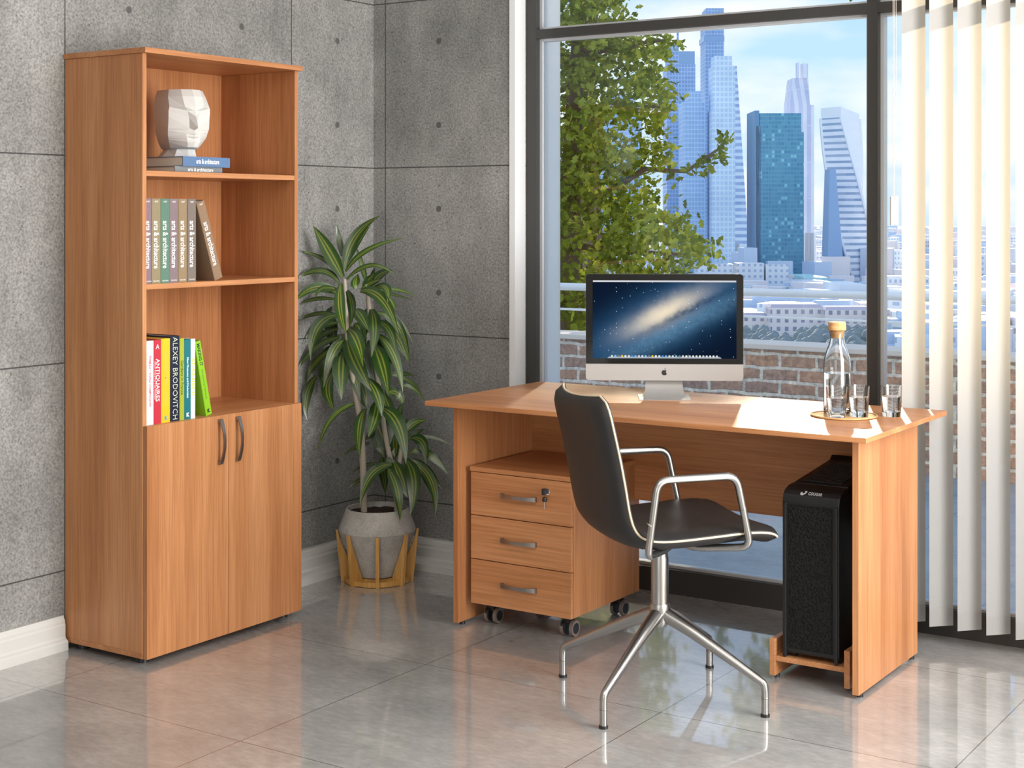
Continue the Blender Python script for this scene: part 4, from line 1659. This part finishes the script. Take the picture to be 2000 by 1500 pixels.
cd.tube([c0 + Vector((0, 0, 1.688)), c0 + Vector((0, 0, 1.46))], .0008, 6)
cd.tube([c0 - ox * .004 + Vector((0, 0, 1.46)), c0 - ox * .004 + Vector((0, 0, 2.84))], .0008, 6)
cd.tube([c0 + Vector((0, 0, 1.688)), c0 + ox * .006 + Vector((0, 0, 1.72)), c0 + ox * .006 + Vector((0, 0, 2.84))], .0007, 6)
cd.tube([c0 + Vector((0, 0, 1.688)), c0 - ox * .0005 + Vector((0, 0, 1.72)), c0 + ox * .000 + Vector((0, 0, 2.84))], .0007, 6)
c_o = cd.build('cord', CORD, vb)
wm = MB()
Mw = frame_m(c0, ox, Vector((-RT.y, RT.x, 0)), (0, 0, 1))
wm.box(-.012, -.0015, -.007, .007, 1.370, 1.464, Mw)
wm.box(-.0015, .0015, -.005, .005, 1.372, 1.462, Mw)
wm.box(.0015, .012, -.007, .007, 1.370, 1.466, Mw)
wm.build('cord_weight', simple('weight_white', (.74, .72, .68), .5), vb, bevel=.0012)

# ================================================================== POT PLANT
PC = pix(737, HZ, 5.80)
PC.z = 0


def pot_mat():
    m, n, b = mat('cast_concrete_pot')
    v = objco(n)
    a = noise(n, v, 9, 5, .65)
    f = noise(n, v, 160, 3, .6)
    c = ramp(n, a, [(.3, (.36, .345, .32)), (.7, (.56, .54, .505))])
    c = mixc(n, 1.0, c, ramp(n, f, [(.3, (.8, .8, .8)), (.7, (1.12, 1.12, 1.12))]), 'MULTIPLY')
    n.links.new(c, b.inputs['Base Color'])
    b.inputs['Roughness'].default_value = .75
    bump(n, b, f, .4, .003)
    return m


def soil_mat():
    m, n, b = mat('soil')
    f = noise(n, objco(n), 90, 4, .7)
    n.links.new(ramp(n, f, [(.3, (.012, .006, .004)), (.7, (.09, .045, .03))]), b.inputs['Base Color'])
    b.inputs['Roughness'].default_value = .95
    bump(n, b, f, 1.0, .02)
    return m


facing = math.atan2(-FW.y - .0, -FW.x) + .089 * 0
pot = thing('potted_dracaena', 'tall dracaena with striped arching leaves in a grey concrete pot in the corner', 'plant', PC)
MB().lathe([(0, .022), (.074, .022), (.080, .026), (.1445, .185), (.148, .197), (.146, .207), (.121, .276), (.117, .281), (.113, .279), (.112, .262), (0, .262)], 48).build('pot', pot_mat(), pot, smooth=True, angle=25)
sl_ = MB()
for ir, rr_ in ((0, 0), (1, .05), (2, .09), (3, .1125)):
    pass
rs = random.Random(3)
sl_.lathe([(0, .266), (.04, .2665), (.08, .265), (.111, .2625)], 32)
for k in range(1, len(sl_.v)):
    sl_.v[k].z += rs.uniform(-.002, .002)
sl_.build('soil', soil_mat(), pot, smooth=True)

stand = thing('plant_stand', 'ochre wooden stand of tapered struts cradling the concrete pot', 'stand', PC)
OCH = wood('ochre_wood', 2, (.56, .29, .07), (.64, .35, .10), (.70, .40, .13), .6)
cdir = math.atan2(-PC.y, -PC.x)
for k in range(8):
    a = cdir + k * PI / 4
    u = Vector((math.cos(a), math.sin(a), 0))
    w = Vector((-u.y, u.x, 0))
    b = MB()
    # strut outline in (r, z)
    b.prism([(.079, 0), (.138, 0), (.1585, .196), (.1505, .196), (.1440, .166), (.0845, .021), (.079, .021)], -.0095 * .75, .0095 * .75, lambda r_, z_, d_: u * r_ + w * d_ + Vector((0, 0, z_)))
    b.build('strut', OCH, stand, bevel=.0006)
rg = MB()
rg.lathe([(.079, 0), (.060, 0), (.060, .020), (.079, .020)], 40, closed=True)
rg.lathe([(.128, .002), (.128, .020), (.116, .020), (.116, .002)], 40, closed=True)
rg.build('base_ring', OCH, stand, smooth=True, angle=30)


def drac_mat():
    m, n, b = mat('dracaena_leaf')
    uv = nd(n, 'ShaderNodeUVMap')
    s = nd(n, 'ShaderNodeSeparateXYZ')
    n.links.new(uv.outputs[0], s.inputs[0])
    u = s.outputs[0]
    c = ramp(n, u, [(0.0, (.022, .070, .012)), (.30, (.030, .095, .016)), (.40, (.33, .36, .06)), (.44, (.05, .12, .02)), (.5, (.035, .10, .018)), (.56, (.05, .12, .02)), (.60, (.33, .36, .06)), (.70, (.030, .095, .016)), (1.0, (.022, .070, .012))])
    g = nd(n, 'ShaderNodeNewGeometry')
    br_ = ramp(n, g.outputs['Random Per Island'], [(0, (.40, .44, .40)), (1, (1.15, 1.1, .95))])
    c = mixc(n, 1.0, c, br_, 'MULTIPLY')
    n.links.new(c, b.inputs['Base Color'])
    b.inputs['Roughness'].default_value = .32
    b.inputs['Specular IOR Level'].default_value = .7
    b.inputs['Coat Weight'].default_value = .25
    b.inputs['Coat Roughness'].default_value = .22
    b.inputs['Coat IOR'].default_value = 1.6
    return m


DLEAF = drac_mat()


def leaf_strip(mb, uvs, a, c, b_, width, face, n=12, fold=.18):
    """arching strap leaf along a quadratic curve a-c-b_, blade turned towards 'face'"""
    base = len(mb.v)
    for i in range(n + 1):
        t = i / n
        p = bez(a, c, b_, t)
        tg = (bez(a, c, b_, min(1, t + .02)) - bez(a, c, b_, max(0, t - .02))).normalized()
        side = tg.cross(face)
        if side.length < .05:
            side = tg.orthogonal()
        side.normalize()
        nn = side.cross(tg)
        w = width * .5 * (min(1, .35 + 2.4 * t) if t < .3 else 1.0) * (1 - max(0, (t - .45) / .55) ** 1.6)
        w = max(w, .0006)
        for q, sgn in ((0, -1), (.5, 0), (1, 1)):
            mb.v.append(p + side * (w * sgn) + nn * (abs(sgn) * w * fold))
            uvs.append((q, t))
        if i:
            k = base + (i - 1) * 3
            mb.f.append((k, k + 1, k + 4, k + 3))
            mb.f.append((k + 1, k + 2, k + 5, k + 4))


def z4(X, Y):
    return (560 + X / 4.167, 400 + Y / 4.167)


def z5(X, Y):
    return (560 + X / 3.262, 740 + Y / 3.262)


LV = {'A': [], 'B': [], 'C': []}
for crown, cv, b_, c_, t_, w_, dep in [
    ('A', z4, (455, 590), (340, 360), (215, 170), 27, .00), ('A', z4, (450, 420), (430, 290), (405, 165), 12, .06), ('A', z4, (470, 520), (500, 230), (755, 90), 22, .02),
    ('A', z4, (480, 500), (560, 300), (685, 168), 12, .06), ('A', z4, (480, 545), (600, 330), (955, 272), 12, .05), ('A', z4, (450, 595), (330, 400), (70, 372), 10, .04),
    ('A', z4, (430, 640), (310, 450), (60, 610), 15, .02), ('A', z4, (410, 720), (230, 600), (60, 790), 22, -.05), ('A', z4, (480, 615), (690, 390), (890, 580), 10, -.02),
    ('A', z4, (440, 640), (410, 860), (486, 1052), 21, -.14), ('A', z4, (490, 700), (570, 820), (508, 1000), 18, -.12), ('A', z4, (430, 700), (260, 630), (235, 760), 12, -.10),
    ('A', z4, (420, 900), (190, 920), (195, 1268), 24, -.10), ('A', z4, (400, 770), (200, 740), (80, 830), 9, .03), ('A', z4, (400, 890), (230, 860), (70, 950), 9, .02),
    ('A', z4, (420, 960), (250, 960), (60, 1170), 13, .05), ('A', z4, (430, 1080), (230, 1110), (60, 1370), 16, .02), ('A', z4, (420, 1010), (240, 1040), (130, 1250), 16, .09),
    ('A', z4, (420, 1150), (190, 1250), (125, 1500), 14, .05), ('A', z4, (465, 1110), (360, 1130), (300, 1490), 20, -.06), ('A', z4, (400, 1150), (300, 1230), (290, 1560), 30, .08),
    ('A', z4, (455, 1200), (430, 1330), (445, 1590), 32, -.12), ('A', z4, (500, 1010), (590, 1060), (620, 1320), 29, -.14), ('A', z4, (495, 1100), (550, 1290), (690, 1520), 32, -.10),
    ('A', z4, (480, 1260), (540, 1340), (600, 1600), 22, -.02), ('A', z4, (370, 850), (350, 900), (390, 1250), 30, .08), ('A', z4, (460, 1050), (490, 1200), (500, 1400), 24, .05),
    ('A', z5, (480, 150), (260, 170), (198, 456), 12, -.05), ('A', z5, (300, -40), (220, 60), (305, 205), 26, .02), ('A', z5, (190, -20), (90, 100), (132, 266), 18, .03),
    ('A', z5, (500, 190), (440, 300), (468, 505), 22, -.12), ('A', z5, (515, 0), (590, 80), (605, 240), 26, -.10), ('A', z5, (585, 120), (570, 260), (518, 372), 26, -.12),
    ('A', z5, (470, 10), (500, 60), (510, 180), 22, .0), ('A', z5, (450, -10), (480, 120), (520, 200), 18, .06),
    ('B', z4, (650, 640), (610, 470), (565, 345), 11, .08), ('B', z4, (690, 640), (700, 560), (722, 508), 10, .06), ('B', z4, (690, 660), (740, 560), (862, 530), 22, .02),
    ('B', z4, (750, 700), (900, 660), (1052, 748), 9, .05), ('B', z4, (600, 700), (800, 660), (912, 1065), 23, -.10), ('B', z4, (710, 680), (850, 620), (818, 800), 20, -.06),
    ('B', z4, (720, 710), (860, 720), (1020, 775), 6, .03), ('B', z4, (560, 680), (540, 610), (580, 560), 20, .0), ('B', z4, (640, 700), (660, 620), (720, 555), 20, .02), ('B', z4, (610, 690), (660, 640), (775, 605), 13, .0),
    ('B', z4, (690, 850), (740, 960), (690, 1240), 24, -.10), ('B', z4, (560, 850), (600, 900), (670, 1030), 24, -.08), ('B', z4, (740, 950), (860, 980), (885, 1205), 20, -.06),
    ('B', z4, (740, 880), (960, 900), (998, 1310), 18, .02), ('B', z4, (770, 870), (930, 890), (1030, 1135), 10, .05), ('B', z4, (730, 1080), (790, 1110), (855, 1295), 24, .0),
    ('B', z4, (720, 1150), (790, 1280), (828, 1560), 32, -.08), ('B', z4, (740, 1060), (900, 1160), (945, 1530), 22, -.04), ('B', z4, (790, 740), (850, 780), (890, 860), 16, .02),
    ('B', z4, (660, 850), (620, 970), (640, 1100), 20, .05), ('B', z4, (800, 950), (900, 1050), (995, 1290), 22, .07), ('B', z4, (680, 1100), (700, 1250), (720, 1480), 30, .06), ('B', z4, (560, 960), (600, 1050), (640, 1180), 24, .05),
    ('B', z4, (850, 1370), (940, 1370), (1045, 1390), 10, .05), ('B', z4, (860, 1390), (960, 1390), (1060, 1490), 9, .03), ('B', z5, (740, 45), (810, 30), (882, 142), 9, .02), ('B', z5, (700, 30), (800, -20), (850, 78), 6, .05),
    ('B', z5, (640, 90), (720, 60), (745, 180), 22, .08), ('B', z5, (620, 100), (640, 200), (700, 320), 26, .08), ('B', z5, (560, 190), (600, 330), (690, 500), 40, .04), ('B', z5, (580, 250), (570, 380), (620, 500), 30, .07), ('B', z5, (640, 250), (680, 350), (720, 420), 22, .06),
    ('B', z5, (600, 185), (740, 230), (758, 545), 30, -.14), ('B', z5, (530, 410), (440, 420), (368, 484), 10, .05), ('B', z5, (560, 325), (540, 350), (500, 390), 14, .02),
    ('C', z5, (760, 335), (810, 265), (886, 266), 19, .02), ('C', z5, (790, 375), (930, 350), (1052, 428), 7, .03), ('C', z5, (790, 378), (900, 360), (886, 545), 20, -.05),
    ('C', z5, (830, 440), (940, 480), (1026, 608), 15, -.02), ('C', z5, (670, 545), (500, 560), (468, 810), 21, -.09), ('C', z5, (640, 560), (720, 680), (722, 905), 22, -.12),
    ('C', z5, (760, 515), (850, 620), (786, 872), 28, -.12), ('C', z5, (790, 520), (970, 600), (944, 880), 19, .0), ('C', z5, (685, 530), (730, 620), (768, 755), 26, -.07),
    ('C', z5, (790, 515), (900, 540), (988, 705), 13, .04), ('C', z5, (590, 540), (480, 540), (418, 600), 8, .05), ('C', z5, (570, 600), (450, 640), (398, 695), 8, .06),
    ('C', z5, (700, 280), (705, 220), (750, 145), 14, .03), ('C', z5, (740, 345), (750, 300), (770, 250), 10, .05), ('C', z5, (730, 340), (720, 300), (735, 262), 9, .02),
    ('C', z5, (760, 400), (810, 340), (880, 320), 12, .06), ('C', z5, (780, 480), (820, 440), (900, 460), 14, .05), ('C', z5, (600, 500), (620, 600), (628, 735), 20, .06), ('C', z5, (720, 560), (740, 640), (735, 730), 18, .05),
    ('C', z5, (830, 560), (900, 620), (930, 760), 16, .06), ('C', z5, (680, 360), (700, 420), (680, 520), 26, .05), ('C', z5, (640, 500), (660, 560), (690, 640), 22, .0)]:
    LV[crown].append((cv(*b_), cv(*c_), cv(*t_), w_, dep))
rl_ = random.Random(21)
for cr_, lst in LV.items():
    mb, uvs = MB(), []
    for b_, c_, t_, w_, dep in lst:
        d0 = 5.80 + (.02 if cr_ != 'B' else .05) + dep * .25
        a = pix(b_[0], b_[1], d0) - PC
        c = pix(c_[0], c_[1], d0 + dep * .8) - PC
        e = pix(t_[0], t_[1], 5.80 + dep * 1.15) - PC
        face = (-FWD3 + Vector((0, 0, .55)) + RT3 * rl_.uniform(-.5, .5)).normalized()
        leaf_strip(mb, uvs, a, c, e, w_ * 5.8 / FPX * 1.05, face)
    # keep the leaves clear of the walls and the bookcase
    for p in mb.v:
        lim = XL + .012 - PC.x
        if p.x < lim:
            p.x = lim
        if p.x < -3.525 - PC.x and p.y < 4.012 - PC.y:
            p.y = 4.012 - PC.y
        if p.y > YB - .012 - PC.y:
            p.y = YB - .012 - PC.y
    o = mb.build({'A': 'leaf_crown', 'B': 'leaf_crown', 'C': 'leaf_crown'}[cr_], DLEAF, pot, smooth=True, recalc=False, angle=80)
    ul = o.data.uv_layers.new(name='UVMap')
    for l in o.data.loops:
        ul.data[l.index].uv = uvs[l.vertex_index]
STEM = simple('pale_stem', (.42, .37, .30), .8)
Q = lambda x, y, d: pix(x, y, d) - PC
for pts, rad in (([(711, 994, 5.79), (709, 900, 5.79), (703, 810, 5.79), (688, 740, 5.80), (678, 660, 5.81), (673, 545, 5.81)], [.0125, .0125, .012, .011, .010, .007]),
                 ([(776, 992, 5.83), (770, 930, 5.83), (752, 850, 5.85), (735, 720, 5.87), (722, 620, 5.86), (716, 555, 5.85)], [.011, .011, .010, .010, .009, .006]),
                 ([(774, 985, 5.80), (778, 920, 5.80), (787, 850, 5.82)], [.009, .009, .006])):
    ps = [Q(*p) for p in pts]
    ps[0].z = .262
    MB().tube(fillet(ps, .06, 4), [rad[0]] * 1 + [rad[min(len(rad) - 1, 1 + i // 5)] for i in range((len(ps) - 2) * 5)] + [rad[-1]], 12).build('stem', STEM, pot, smooth=True)
